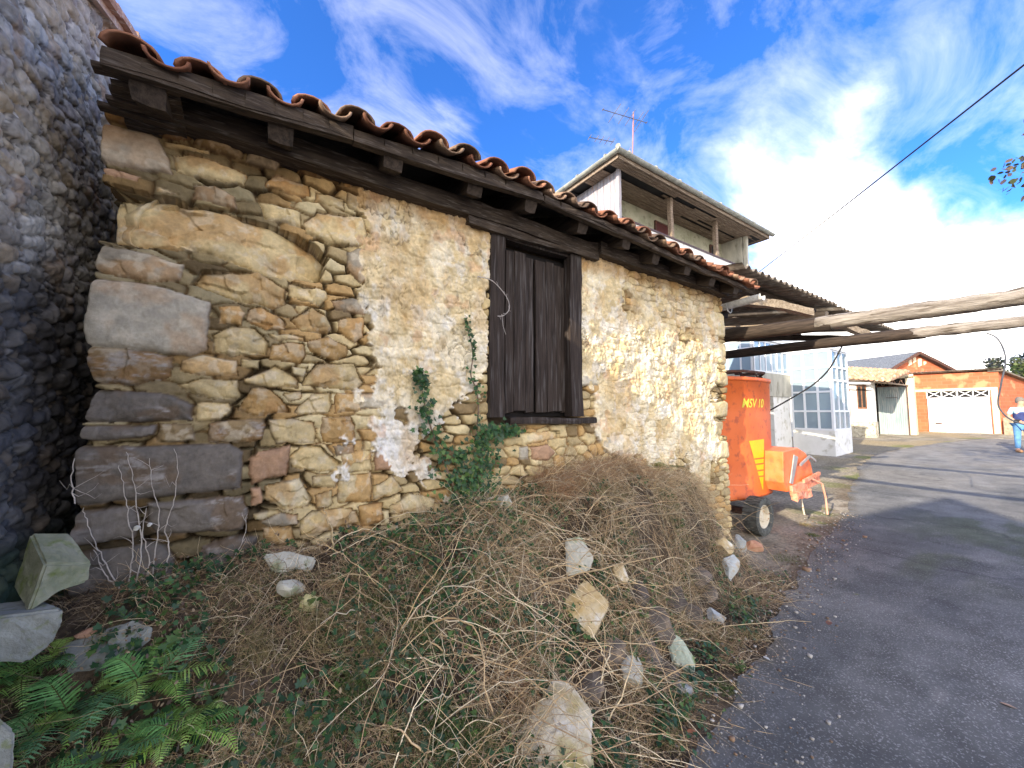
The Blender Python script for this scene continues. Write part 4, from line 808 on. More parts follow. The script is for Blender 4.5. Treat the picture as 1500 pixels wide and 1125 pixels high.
glazed(an, (13.34, 3.04, 2.86), (1, 0, 0), 2.5, 1.02, [0.03, .42, .8, 1.2, 1.6, 2.0, 2.47], [.03, .75, 1.0])
glazed(an, (13.34, 4.2, 2.86), (0, -1, 0), 1.15, 1.02, [0.03, .4, .8, 1.12], [.03, .75, 1.0])
b = MB(); b.bb((13.25, 2.95, 3.9), (15.9, 4.25, 3.98)); b.build('flat_roof', M['white_metal'], an)
# porch
po = thing('glass_porch', 'white framed glass porch with an open panelled door next to the cement band', 'porch', (16.7, 2.6, 0))
b = MB(); b.bb((15.88, 1.88, .12), (15.93, 3.02, 1.02)); b.bb((15.93, 1.88, .12), (17.45, 1.93, 1.02)); b.bb((15.86, 1.86, -.1), (17.47, 3.0, .14)); b.build('panel', M['render_white'], po)
glazed(po, (15.9, 3.02, 1.02), (0, -1, 0), 1.14, 2.62, [.03, .38, .75, 1.11], [.03, .62, 1.25, 1.62, 2.05, 2.58], .06, .06, 'glass2')
glazed(po, (15.92, 1.905, 1.02), (1, 0, 0), 1.5, 2.62, [.05, .5, .98, 1.46], [.03, .62, 1.62, 2.05, 2.58], .06, .06, 'glass2')
glazed(po, (17.42, 1.93, 1.02), (0, 1, 0), 1.1, 2.62, [.05, .55, 1.07], [.03, 1.62, 2.58], .06, .06, 'glass2')
b = MB(); b.bb((15.82, 1.82, 3.62), (17.5, 3.05, 3.72)); b.build('porch_roof', M['white_metal'], po)
b = MB(); b.bb((15.93, 2.98, -.1), (17.45, 3.04, 3.62)); b.build('back_wall', M['cement'], po)
b = MB(); b.box((16.6, 2.7, .6), (.5, .35, .7)); b.box((16.9, 2.75, 1.15), (.6, .25, .3)); b.build('shelf', M['cement'], po, bevel=.02)
# ------------------------------------------------------------ whitewashed tile-roofed outbuilding
ob = thing('whitewashed_outbuilding', 'low whitewashed outbuilding with rubble base, brown window and clay tile roof', 'outbuilding', (24.5, 4, 0))
BX = 24.0; ga = .45
b = MB(); b.prism([(BX, 3.75, 1.15), (BX, 2.8, 1.15), (BX, 2.8, 3.05), (BX, 3.75, 3.12)], (.35, 0, 0)); b.prism([(BX-1.5, 3.8, .2), (BX+3, 3.76, .2), (BX+3, 3.76, 3.2), (BX-1.5, 3.8, 3.2)], (0, 1.8, 0)); b.build('wall', M['render_white'], ob)
b = MB(); b.bb((BX-.1, 2.76, .2), (BX+.33, 3.75, 1.16)); o = b.build('rubble_base', mat('crumbling stone base', (.42, .38, .28), (.7, .66, .54), .95, 7, 8, 1, 12, bdist=.08, c3=(.25, .22, .16), s3=9), ob)
b = MB(); b.bb((BX-.04, 3.02, 1.75), (BX+.02, 3.36, 2.85)); wf = b.build('window', mat('brown timber', (.16, .07, .04), (.26, .13, .08), .8, 8), ob)
b = MB(); b.bb((BX-.055, 3.06, 1.82), (BX-.042, 3.16, 2.78)); b.bb((BX-.055, 3.21, 1.82), (BX-.042, 3.31, 2.78)); b.build('pane', M['dark_in'], wf)
b = MB(); b.bb((BX-.06, 3.62, .3), (BX, 3.75, 3.1)); b.build('corner_board', mat('rust brown board', (.35, .13, .07), (.45, .2, .12), .8, 8), ob)
b = MB(); b.prism([(BX-.55, 2.15, 2.84), (BX-.55, 4.2, 3.2), (BX-.55, 4.2, 3.26), (BX-.55, 2.15, 2.90)], (3.6, 0, 0)); b.build('roof_boards', M['soffit'], ob)
def zr(y): return 2.98+.17*(y-2.0)
rgt = random.Random(4); V_, F_, C_ = [], [], []
tb = MB()
for k in range(13):
    y = 2.13+k*.175; tb.tube([(BX-.68+rgt.uniform(-.05, .05), y, zr(y)-.02), (BX+.2, y, zr(y)+.10), (BX+2.8, y, zr(y)+.55)], [.095, .085, .08], 8)
    for j in range(6): x = BX-.35+j*.5; tb.tube([(x, y, zr(y)+.02+(x-BX+.7)*.17), (x+.12, y, zr(y)+.04+(x-BX+.7)*.17)], .10, 8)
tb.build('roof_tiles', mat('lichened clay tile', (.36, .19, .11), (.58, .40, .27), .9, 5, 8, .5, 20, c3=(.6, .56, .42), s3=8), ob)
b = MB(); b.tube([(BX-.68, 4.1, 3.0), (BX-.68, 2.7, 2.86)], .04, 8); b.build('gutter', M['white_metal'], ob)
# ------------------------------------------------------------ hollow brick barn with a slate roof, and metal door
M['brick'] = bpy.data.materials.new('hollow brick'); M['brick'].use_nodes = True; t_ = M['brick'].node_tree; n = t_.nodes; l = t_.links
p_ = n['Principled BSDF']; p_.inputs['Roughness'].default_value = .9; bt = n.new('ShaderNodeTexBrick'); tc = n.new('ShaderNodeTexCoord'); mpn = n.new('ShaderNodeMapping'); mpn.inputs['Rotation'].default_value = (R(90), 0, R(90))
vr = n.new('ShaderNodeVectorMath'); 
sx = n.new('ShaderNodeSeparateXYZ'); l.new(tc.outputs['Object'], sx.inputs[0]); ad = n.new('ShaderNodeMath'); ad.operation = 'ADD'; l.new(sx.outputs[0], ad.inputs[0]); l.new(sx.outputs[1], ad.inputs[1]); cx_ = n.new('ShaderNodeCombineXYZ'); l.new(ad.outputs[0], cx_.inputs[0]); l.new(sx.outputs[2], cx_.inputs[1])
l.new(cx_.outputs[0], bt.inputs['Vector']); bt.inputs['Scale'].default_value = 1; bt.inputs['Brick Width'].default_value = .34; bt.inputs['Row Height'].default_value = .175; bt.inputs['Mortar Size'].default_value = .012
bt.inputs['Color1'].default_value = (.54, .15, .065, 1); bt.inputs['Color2'].default_value = (.44, .115, .05, 1); bt.inputs['Mortar'].default_value = (.46, .17, .09, 1)
nz = n.new('ShaderNodeTexNoise'); nz.inputs['Scale'].default_value = 1.6; nz.inputs['Detail'].default_value = 7; l.new(tc.outputs['Object'], nz.inputs[0]); mr = n.new('ShaderNodeMapRange'); mr.inputs[1].default_value = .56; mr.inputs[2].default_value = .62; l.new(nz.outputs[0], mr.inputs[0])
mxn = n.new('ShaderNodeMix'); mxn.data_type = 'RGBA'; l.new(mr.outputs[0], mxn.inputs[0]); l.new(bt.outputs[0], mxn.inputs[6]); mxn.inputs[7].default_value = (.62, .26, .13, 1); l.new(mxn.outputs[2], p_.inputs['Base Color'])
M['lime'] = mat('cream mortar', (.66, .55, .36), (.8, .72, .55), .9, 5, 7, .4)
M['slate'] = mat('grey slate', (.10, .11, .12), (.20, .215, .225), .8, 4, 8, .6, 14, stretch=(3, 3, 1), c3=(.32, .33, .34), s3=10, bdist=.02)
bb_ = thing('brick_barn', 'red hollow brick barn with grey slate gable roof behind the metal door', 'barn', (30, 3, 0))
gL = atX(1287, 548, 27.6); gR = atX(1392, 542, 31.6); gA = atX(1345, 515, 29.6)
t = ((gA-gL).xy.dot((gR-gL).xy))/((gR-gL).xy.length_squared); gA.x = gL.x+(gR.x-gL.x)*t; gA.y = gL.y+(gR.y-gL.y)*t
rd = Vector((-(gR.y-gL.y), gR.x-gL.x, 0)).normalized(); gd_ = Vector((gR.x-gL.x, gR.y-gL.y, 0)).normalized()
f0 = lambda p: Vector((p.x, p.y, .3))
b = MB(); b.prism([f0(gL), f0(gR), gR-Vector((0, 0, .08)), gA-Vector((0, 0, .08)), gL-Vector((0, 0, .08))], rd*10); b.build('wall', M['brick'], bb_)
eL = gL+(gL-gA)*.10-rd*.2; eR = gR+(gR-gA)*.08-rd*.2; rA = gA-rd*.2
b = MB(); b.prism([rA, eL, eL-Vector((0, 0, .08)), rA-Vector((0, 0, .08))], rd*10.4); b.prism([rA, eR, eR-Vector((0, 0, .08)), rA-Vector((0, 0, .08))], rd*10.4); b.build('roof', M['slate'], bb_)
b = MB(); b.beam(rA-rd*.02-Vector((0, 0, .06)), eL-rd*.02-Vector((0, 0, .06)), .05, .14, 8, .008, 1); b.beam(rA-rd*.02-Vector((0, 0, .06)), eR-rd*.02-Vector((0, 0, .06)), .05, .14, 8, .008, 2); b.build('verge_board', M['rustdark'], bb_)
b = MB()
for (a_, w_, z0, z1) in ((-.45, .2, -.75, -.4), (-.15, .18, -.6, -.28), (.15, .22, -.8, -.35), (.5, .15, -.7, -.5)):
    c = gA+gd_*a_; b.prism([Vector((c.x, c.y, gA.z+z0)), Vector((c.x, c.y, gA.z+z1)), Vector((c.x, c.y, gA.z+z1))+gd_*w_, Vector((c.x, c.y, gA.z+z0+.1))+gd_*w_], -rd*.02)
b.build('mortar_patch', M['lime'], bb_)
GX = 26.9
b = MB(); b.bb((GX-.12, 1.98, .45), (GX+.2, 2.25, 3.3)); b.bb((GX-.12, 1.98, 3.24), (GX, 3.6, 3.42)); b.build('door_pier', M['lime'], bb_)
b = MB(); b.bb((GX-.03, 2.25, .4), (GX, 3.4, 3.24)); b.build('transom_void', M['dark_in'], bb_)
b = MB()
for k in range(4):
    y0 = 2.27+k*.26; b.beam((GX-.12, y0, 2.84), (GX-.12, y0+.13, 3.18), .02, .03, 2, .001, 1, (1, 0, 0)); b.beam((GX-.12, y0+.26, 2.84), (GX-.12, y0+.13, 3.18), .02, .03, 2, .001, 1, (1, 0, 0))
b.build('transom_lattice', M['tile_plain'], bb_)
md = thing('metal_gate', 'blue grey corrugated metal gate between the whitewashed outbuilding and the brick pier', 'gate', (26.5, 2.7, 0))
corr2 = MB(); V = []; F = []; n_ = 60
for i in range(n_+1):
    y = 3.22-1.08*i/n_
    for z in (.48, 2.84): V.append((26.5+.012*math.cos(i*1.6), y, z))
F = [(2*i, 2*i+2, 2*i+3, 2*i+1) for i in range(n_)]
V += [(v[0]+.02, v[1], v[2]) for v in V]; m_ = 2*(n_+1); F += [(m_+2*i+1, m_+2*i+3, m_+2*i+2, m_+2*i) for i in range(n_)]
corr2.add(V, F); corr2.build('gate_leaf', mat('dull blue grey sheet', (.24, .31, .33), (.36, .42, .43), .6, 2, 7, .2, 20, stretch=(1, 4, .5), c3=(.5, .5, .48), s3=3), md)
b = MB(); b.bb((26.44, 2.14, 2.82), (26.5, 3.24, 2.88)); b.bb((26.44, 2.14, .44), (26.5, 2.18, 2.82)); b.bb((26.44, 2.5, 2.28), (26.5, 2.9, 2.30)); b.build('gate_frame', M['rustdark'], md)
# ------------------------------------------------------------ brick garage
gg = thing('brick_garage', 'low red hollow brick garage with a corrugated roof edge and a wide white double door', 'garage', (31, 1, 0))
QX = 29.5
b = MB()
b.prism([(QX, 2.6, .4), (QX, 2.02, .4), (QX, 2.02, 2.72), (QX, -.06, 2.72), (QX, -.06, .4), (QX, -.36, .4), (QX, -.36, 3.5), (QX, 2.6, 3.58)], (.25, 0, 0))
b.prism([(QX+.25, -.36, .4), (QX+7, -1.7, .4), (QX+7, -1.7, 2.6), (QX+.25, -.36, 3.48)], (0, .2, 0)); b.prism([(QX+.25, 2.4, .4), (QX+6, 2.4, .4), (QX+6, 2.4, 3.5), (QX+.25, 2.4, 3.5)], (0, .2, 0)); b.build('wall', M['brick'], gg)
b = MB(); b.bb((QX-.02, -.30, 2.64), (QX-.001, 2.58, 2.76)); b.bb((QX-.02, -.30, .5), (QX-.001, -.10, 2.64)); b.build('lintel', M['lime'], gg)
b = MB(); b.bb((QX+.12, -.06, .45), (QX+.14, 2.02, 2.72)); b.build('door_void', M['dark_in'], gg)
corr(QX-.25, QX+.1, 2.7, -.4, 3.60, .0, 'roof_edge', gg)
V = []; F = []; n_ = 130
for i in range(n_+1):
    y = 2.75-3.25*i/n_; z = 3.64+.03*math.cos(i*1.15)-.02*i/n_
    for x in (QX-.22, QX+7): V.append((x, y, z-(x-QX)*.06))
b = MB(); b.add(V, [(2*i, 2*i+1, 2*i+3, 2*i+2) for i in range(n_)]); V2 = [(v[0], v[1], v[2]-.025) for v in V]; b.add(V2, [(2*i, 2*i+2, 2*i+3, 2*i+1) for i in range(n_)]); b.add([V[0], V[-2], V2[-2], V2[0]], [(0, 1, 2, 3)])
b.prism([(QX-.1, -.5, 3.58), (QX+7.1, -1.9, 2.66), (QX+7.1, -1.9, 2.60), (QX-.1, -.5, 3.50)], (0, .45, 0)); b.build('roof', M['corr'], gg)
gd = []
def gdoor(y0, y1):
    b = MB(); n_ = 44; V = []
    zb0 = .50
    for i in range(n_+1):
        y = y0+(y1-y0)*i/n_
        for z in (zb0+.03, 2.28): V.append((QX+.06+.007*(1 if (i//2) % 2 else -1), y, z))
    b.add(V, [(2*i, 2*i+1, 2*i+3, 2*i+2) for i in range(n_)]); b.bb((QX+.075, y0, zb0), (QX+.09, y1, 2.28)); d_ = b.build('garage_door', M['white_metal'] if y0 > 1 else mat('bluish faded white sheet', (.40, .50, .56), (.62, .68, .72), .5, 3, 6, c3=(.75, .78, .8), s3=4), gg)
    b = MB(); f = .035
    for (p, q) in (((y0, 2.28), (y1, 2.32)), ((y0, 2.66), (y1, 2.70))): b.bb((QX+.03, min(p[0], q[0]), p[1]), (QX+.08, max(p[0], q[0]), q[1]))
    ym = (y0+y1)/2
    for y in (y0, ym, y1): b.bb((QX+.02, y-.02, 2.3), (QX+.085, y+.02, 2.7))
    for ya, yb in ((y0, ym), (ym, y1)):
        b.beam((QX+.05, ya, 2.32), (QX+.05, yb, 2.67), .03, .035, 2, .0005, 1, (0, 0, 1)); b.beam((QX+.04, ya, 2.67), (QX+.04, yb, 2.32), .03, .035, 2, .0005, 1)
    b.build('lattice', M['white_metal'], d_)
gdoor(2.0, .98); gdoor(.96, -.04)
b = MB(); b.bb((QX+.02, 1.55, .98), (QX+.05, 1.78, 1.04)); b.build('handle', M['rustdark'], gg)
# ------------------------------------------------------------ antenna on the balcony house
M['alu'] = mat('antenna metal', (.12, .12, .14), (.22, .22, .24), .5, 20, metal=.5)
at_ = thing('tv_antenna', 'thin metal television antenna on a mast above the balcony house roof corner', 'antenna', (9.65, 4.5, 8.75))
b = MB(); b.tube([(9.65, 4.5, 8.7), (9.78, 4.5, 10.66)], .022, 6); b.tube([(9.4, 4.7, 8.85), (9.62, 4.5, 9.5)], .006, 4); b.build('mast', mat('painted mast', (.3, .15, .14), (.36, .2, .2), .6), at_)
def yagi(p0, p1, el, name):
    b = MB(); p0 = Vector(p0); p1 = Vector(p1); b.tube([p0, p1], .013, 5); d = (p1-p0).normalized()
    for f, hl in el:
        c = p0.lerp(p1, f); a = Vector((.45, -.3, .84)).normalized(); b.tube([c-a*hl, c+a*hl], .013, 4)
    b.build(name, M['alu'], at_)
a0 = atY(882, 160, 4.5); a1 = atY(948, 180, 4.5)
yagi(a0, a1, [(.02, .05), (.26, .34), (.45, .30), (.6, .3), (.78, .32), (.86, .42), (.98, .05)], 'upper_boom')
yagi(atY(863, 201, 4.5), atY(899, 208, 4.5), [(.02, .09), (.3, .11), (.5, .12), (.72, .13), (.95, .12)], 'lower_boom')
# ------------------------------------------------------------ cables
def cable(name, label, pts, r, seg=24, m=None):
    b = MB(); b.tube(pts, r, 6); o = b.build(name, m or M['rubber_black'], None, True); tag(o, label, 'cable'); return o
M['rubber_black'] = mat('black cable', (.012, .012, .014), (.02, .02, .02), .6)
def bez(P, n=24):
    out = []
    P = [Vector(p) for p in P]
    for k in range(len(P)-1):
        p0 = P[max(k-1, 0)]; p1 = P[k]; p2 = P[k+1]; p3 = P[min(k+2, len(P)-1)]
        for i in range(n):
            t = i/n; out.append(.5*((2*p1)+(-p0+p2)*t+(2*p0-5*p1+4*p2-p3)*t*t+(-p0+3*p1-3*p2+p3)*t**3))
    out.append(P[-1]); return out
w0 = atX(1500, 95, 9.0); w1 = atX(1120, 392, 15.0)
dd = (w0-w1)
cable('overhead_wire', 'thin overhead wire rising from behind the carport roof across the sky', [w1-dd*.25+Vector((0, 0, 0)), w1, w1.lerp(w0, .5)+Vector((0, 0, -.02)), w0, w0+dd*.9], .0135)
cable('hanging_cable', 'black cable sagging from the farther log down to the feed mixer', bez([atX(1233, 508, 8.8), atX(1215, 540, 8.6), atX(1193, 562, 8.3), atX(1165, 580, 8.0), atX(1128, 601, 7.75)], 8), .013)
cable('hanging_cable', 'black cable looping down from the farther log in front of the garage', bez([atX(1443, 487, 8.8), atX(1462, 497, 8.82), atX(1473, 525, 8.85), atX(1467, 560, 8.9), atX(1462, 590, 8.95), atX(1470, 606, 9.0), atX(1486, 617, 9.05), atX(1510, 622, 9.1), atX(1560, 612, 9.1)], 8), .0095, m=mat('grey cable', (.05, .055, .07), (.10, .11, .13), .5))
# ------------------------------------------------------------ person in the lane (right edge of the view)
def skin_figure(name, verts, edges, radii, m, parent=None, levels=2, root=0):
    me = bpy.data.meshes.new(name); me.from_pydata([tuple(v) for v in verts], edges, []); o = bpy.data.objects.new(name, me); COL.objects.link(o); me.materials.append(m)
    sk = o.modifiers.new('skin', 'SKIN'); sk.use_smooth_shade = True
    for i, r in enumerate(radii):
        d = me.skin_vertices[0].data[i]; d.radius = (r, r) if isinstance(r, (int, float)) else r; d.use_root = (i == root)
    s = o.modifiers.new('sub', 'SUBSURF'); s.levels = levels; s.render_levels = levels
    bpy.context.view_layer.update(); dg = bpy.context.evaluated_depsgraph_get(); m2 = bpy.data.meshes.new_from_object(o.evaluated_get(dg)); o.modifiers.clear(); o.data = m2
    if parent:
        o.parent = parent; o.location = (0, 0, 0)
    return o
M['skin'] = mat('skin', (.55, .30, .20), (.62, .36, .25), .6, 20); M['jeans'] = mat('blue jeans', (.08, .20, .42), (.14, .32, .58), .9, 12, 6, .3, 60)
M['vest'] = mat('navy vest', (.025, .035, .12), (.04, .06, .18), .8, 14, 6, .3, 50); M['shirt'] = mat('light blue shirt', (.38, .60, .72), (.48, .70, .80), .85, 14, 6, .3, 50)
M['hair'] = mat('grey brown hair', (.12, .10, .085), (.25, .22, .19), .8, 60, 4, .5, 120); M['shoe'] = mat('tan shoe', (.38, .20, .10), (.5, .28, .15), .7, 20)
px0, py0 = 20.7, -1.42; pz = float(rise(np.array([px0]), np.array([py0]))[0])
pe = thing('person', 'person in navy vest, light blue sleeves and jeans standing in the lane, hand on hip', 'person', (px0, py0, pz+.005))
pe.rotation_euler = (0, 0, R(-64))      # local -Y faces away to the right of the picture
# local frame: x = figure's side (+x towards picture right), y forward/back
Vb = [(0, 0, .88), (0, .005, 1.0), (0, .01, 1.16), (0, .0, 1.32), (0, -.005, 1.41), (0, -.03, 1.50), (0, -.04, 1.58), (0, -.05, 1.66),
      (-.175, 0, 1.355), (-.25, .05, 1.12), (-.16, -.10, .98), (-.12, -.14, .965), (.175, 0, 1.355), (.25, .02, 1.10), (.22, -.12, .93), (.215, -.16, .87),
      (-.10, 0, .82), (-.115, -.02, .48), (-.12, .01, .10), (-.12, -.10, .045), (.10, 0, .82), (.12, -.01, .48), (.13, .03, .10), (.13, -.08, .045)]
Eb = [(0, 1), (1, 2), (2, 3), (3, 4), (4, 5), (5, 6), (6, 7), (3, 8), (8, 9), (9, 10), (10, 11), (3, 12), (12, 13), (13, 14), (14, 15), (0, 16), (16, 17), (17, 18), (18, 19), (0, 20), (20, 21), (21, 22), (22, 23)]
Rb = [(.15, .12), (.15, .12), (.15, .115), (.14, .10), (.065, .06), (.062, .065), (.085, .095), (.06, .07), .058, .042, .03, .03, .058, .042, .03, .03, .085, .058, .04, .03, .085, .058, .04, .03]
body = skin_figure('body', Vb, Eb, Rb, M['skin'], pe)
def garment(name, idx, grow, m, extra=None):
    mp_ = {i: k for k, i in enumerate(idx)}; vs = [Vb[i] for i in idx]; es = [(mp_[a], mp_[b]) for a, b in Eb if a in mp_ and b in mp_]
    rs = [tuple(q+grow for q in (Rb[i] if isinstance(Rb[i], tuple) else (Rb[i], Rb[i]))) for i in idx]
    if extra: vs, es, rs = extra(vs, es, rs, mp_)
    return skin_figure(name, vs, es, rs, m, pe)
garment('jeans', [0, 16, 17, 18, 20, 21, 22], .018, M['jeans'])
def slv(vs, es, rs, mp_):
    for a, b in ((8, 9), (12, 13)):
        p = Vector(Vb[a]).lerp(Vector(Vb[b]), .75); vs.append(tuple(p)); es.append((mp_[a], len(vs)-1)); rs.append((.062, .062))
    return vs, es, rs
garment('shirt', [2, 3, 4, 8, 12], .014, M['shirt'], slv)
garment('vest', [0, 1, 2, 3], .028, M['vest'])
b = MB()
for s_ in (-.12, .13):
    vs = [];
    b.lathe([(.001, -.16), (.035, -.155), (.05, -.11), (.045, -.02), (.05, .06), (.03, .09), (.001, .095)], (s_, -.02, .045), 'Y', 10)
b.v = [(x, y, max(z*1.0, .004)) for x, y, z in b.v]
so = b.build('shoes', M['shoe'], None, True); so.parent = pe
b = MB(); b.lathe([(.001, .12), (.06, .108), (.095, .06), (.108, 0), (.10, -.05), (.09, -.08)], (0, -.022, 1.625), 'Z', 18)
b.v = [(x*.88, y*1.06+(.012 if z > 1.6 else .02), z) for x, y, z in b.v]; so = b.build('hair', M['hair'], None, True); so.parent = pe
# hand: palm, four curled fingers and a thumb on each side
for base, dr in (((-.12, -.14, .965), Vector((.5, -.6, -.2))), ((.215, -.16, .87), Vector((0, -.35, -1)))):
    base = Vector(base); d = dr.normalized(); sd_ = d.cross(Vector((0, 1, .2))).normalized(); vs = [base, base+d*.05]; es = [(0, 1)]; rs = [(.026, .018), (.034, .016)]
    for k in range(4):
        o_ = (k-1.5)*.019; l_ = (.033, .038, .036, .028)[k]
        p1 = base+d*.075+sd_*o_; p2 = p1+d*l_+Vector((0, -.008, -.004)); p3 = p2+d*l_*.7+Vector((0, .012, -.012)); b0 = len(vs); vs += [p1, p2, p3]; es += [(1, b0), (b0, b0+1), (b0+1, b0+2)]; rs += [.010, .009, .0075]
    b0 = len(vs); vs += [base+d*.035+sd_*.035, base+d*.065+sd_*.05]; es += [(0, b0), (b0, b0+1)]; rs += [.012, .009]
    skin_figure('hand', vs, es, rs, M['skin'], pe, 1)
b = MB(); b.box((-.14, -.15, .985), (.13, .05, .09)); so = b.build('belt_bag', M['rubber_black'], None); so.parent = pe
# ------------------------------------------------------------ plants
def tubes(paths, rad, ns=3):
    """paths (N,K,3), rad (N,K) -> verts, faces"""
    P = np.asarray(paths, float); Nn, K, _ = P.shape; T = np.gradient(P, axis=1); T /= np.linalg.norm(T, axis=2, keepdims=True)+1e-9
    up = np.where(np.abs(T[..., 2:3]) > .92, np.array([1., 0, 0]), np.array([0, 0, 1.])); A_ = np.cross(T, up); A_ /= np.linalg.norm(A_, axis=2, keepdims=True)+1e-9; B_ = np.cross(T, A_)
    th = np.arange(ns)*2*np.pi/ns; V = P[:, :, None, :]+rad[:, :, None, None]*(A_[:, :, None, :]*np.cos(th)[None, None, :, None]+B_[:, :, None, :]*np.sin(th)[None, None, :, None])
    V = V.reshape(-1, 3); i = np.arange(Nn)[:, None, None]*K*ns+np.arange(K-1)[None, :, None]*ns; k = np.arange(ns)[None, None, :]; a = i+k; b_ = i+(k+1) % ns
    F = np.stack([a, b_, b_+ns, a+ns], -1).reshape(-1, 4); return V, F
RS = np.random.RandomState(7)
def arc_paths(base, dirs, length, droop, K=8, wob=.12, rs=RS):
    Nn = len(base); t = np.linspace(0, 1, K)[None, :, None]; L_ = length[:, None, None]
    side = np.cross(dirs, np.array([0, 0, 1.])); side /= np.linalg.norm(side, axis=1, keepdims=True)+1e-9
    w1 = rs.normal(0, wob, (Nn, 1, 1)); w2 = rs.uniform(0, 6.3, (Nn, 1, 1)); w3 = rs.normal(0, wob*.5, (Nn, 1, 1))
    P = base[:, None, :]+dirs[:, None, :]*L_*t+side[:, None, :]*L_*(w1*t*t+w3*np.sin(t*7+w2)*t)+np.array([0, 0, -1.])*L_*droop[:, None, None]*t*t
    return P
def colr_tubes(cols, K, ns): return np.repeat(cols, K*ns, axis=0)
def surf(x, y): return np.stack([x, y, terr(x, y)], 1)
def unit(v): return v/(np.linalg.norm(v, axis=1, keepdims=True)+1e-9)
def lift(P, off=.004):
    """keep stems from diving under the soil or into the wall"""
    z = terr(P[..., 0].ravel(), P[..., 1].ravel()).reshape(P.shape[:2]); P[..., 2] = np.maximum(P[..., 2], z+off)
    inside = (P[..., 0] > 0) & (P[..., 0] < HL+.05); P[..., 1] = np.where(inside, np.minimum(P[..., 1], -.05), P[..., 1]); return P
M['stems'] = mat('dry stems', (.8, .8, .8), (1.15, 1.12, 1.08), .8, 30, 3, attr='Col'); M['leaf'] = mat('leaves', (.8, .85, .8), (1.2, 1.15, 1.1), .5, 25, 3, attr='Col', spec=.4, trans=.25)
straw = np.array([(.74, .59, .36), (.62, .45, .25), (.84, .72, .50), (.48, .32, .17), (.62, .54, .40), (.40, .29, .18)])
brown = np.array([(.34, .23, .13), (.48, .34, .20), (.20, .14, .09), (.38, .29, .19), (.60, .45, .27)])
def pick(pal, n, rs=RS, jit=.18): return pal[rs.randint(0, len(pal), n)]*(1+rs.uniform(-jit, jit, (n, 1)))
def bank_pts(n, x0, x1, t0=.02, t1=1.0, rs=RS, pw=1.0):
    x = rs.uniform(x0, x1, n); q = (-edgeY(x)-.1); t = t0+(t1-t0)*rs.rand(n)**pw; return x, -t*q
# 1. long pale arching bramble canes
n = 760; x, y = bank_pts(n, .9, 4.55, .03, .9); kx = RS.rand(n) < .40; x = np.where(kx, RS.uniform(1.2, 2.5, n), np.where((x > 2.9) & (RS.rand(n) < .6), x-1.7, x)); y = np.where(kx, -RS.uniform(.35, .85, n)*(-edgeY(x)-.1), y); base = surf(x, y); az = np.where(RS.rand(n) < .5, RS.uniform(0, 6.3, n), RS.normal(-.9, .7, n)); el = RS.uniform(-.1, 1.2, n)
d = np.stack([np.cos(az)*np.cos(el), np.sin(az)*np.cos(el), np.sin(el)], 1); P = lift(arc_paths(base, d, RS.uniform(.2, .95, n), RS.uniform(.05, .9, n), 12, .14)); P += RS.normal(0, .004, P.shape); P = lift(P); rad = np.linspace(1, .35, 12)[None, :]*np.clip(RS.lognormal(-6.25, .45, (n, 1)), .0008, .0055)
V1, F1 = tubes(P, rad, 4); C1 = colr_tubes(pick(np.concatenate([straw[[0, 2, 2, 4, 5, 1]]*1.05, brown[[1, 4]]]), n, jit=.25), 12, 4); o = np_mesh('dry_bramble_canes', V1, F1, M['stems'], None, C1); tag(o, 'long pale leafless bramble canes arching over the bank in front of the hut', 'brambles', kind='stuff')
# 2. dense dead undergrowth over the whole bank
def undergrowth(n, x0, x1, t0, t1, l0, l1, r0, r1, pal, K=7, elr=(.0, 1.25), dr=(.3, 1.2), azm=-1.4, azs=1.6, pw=1, off=0):
    x, y = bank_pts(int(n*2.2), x0, x1, t0, t1, pw=pw); kk = vn(x, y, .20, 78+n % 5, 3) > .45; x = x[kk][:n]; y = y[kk][:n]; n = len(x); base = surf(x, y); base[:, 2] += RS.uniform(0, off, n) if off else 0; az = RS.normal(azm, azs, n); el = RS.uniform(*elr, n); d = np.stack([np.cos(az)*np.cos(el), np.sin(az)*np.cos(el), np.sin(el)], 1)
    P = arc_paths(base, d, RS.uniform(l0, l1, n), RS.uniform(*dr, n), K, .24); P += RS.normal(0, .0035, P.shape); P = lift(P); rad = np.linspace(1, .4, K)[None, :]*RS.uniform(r0, r1, (n, 1)); V, F = tubes(P, rad, 3); return V, F, colr_tubes(pick(pal, n), K, 3)
def join(parts):
    V = []; F = []; C = []; o = 0
    for v, f, c in parts: V.append(v); F.append(f+o); C.append(c); o += len(v)
    return np.concatenate(V), np.concatenate(F), np.concatenate(C)
parts = [undergrowth(14000, -.1, 4.8, .0, 1.0, .05, .20, .0006, .0015, brown, dr=(.0, .7)), undergrowth(3000, .2, 2.6, .05, 1.0, .08, .3, .0007, .0016, straw, dr=(.0, .9), azs=2.5), undergrowth(2600, 1.4, 4.6, .0, .8, .12, .42, .0007, .0018, straw, dr=(.0, .8), azs=2.5), undergrowth(1500, 2.4, 4.6, .0, .32, .15, .42, .0008, .0018, np.concatenate([straw, brown]), 8, (.1, 1.4), (.1, 1.2), -1.4, 2.0, 1, .16),
         undergrowth(1500, 3.4, 4.6, .0, .42, .15, .42, .0007, .0016, straw, 8, (.1, 1.3), (.3, 1.4), -.8, 1.6, 1, .14), undergrowth(900, 3.0, 4.9, .5, 1.1, .1, .32, .0006, .0014, straw, 7, (.0, .9), (.0, .7), -.9, 2.2)]
o = np_mesh('dead_undergrowth', *join(parts)[:2], M['stems'], None, join(parts)[2]); tag(o, 'tangled dry grass and dead twigs covering the bank below the hut', 'undergrowth', kind='stuff')
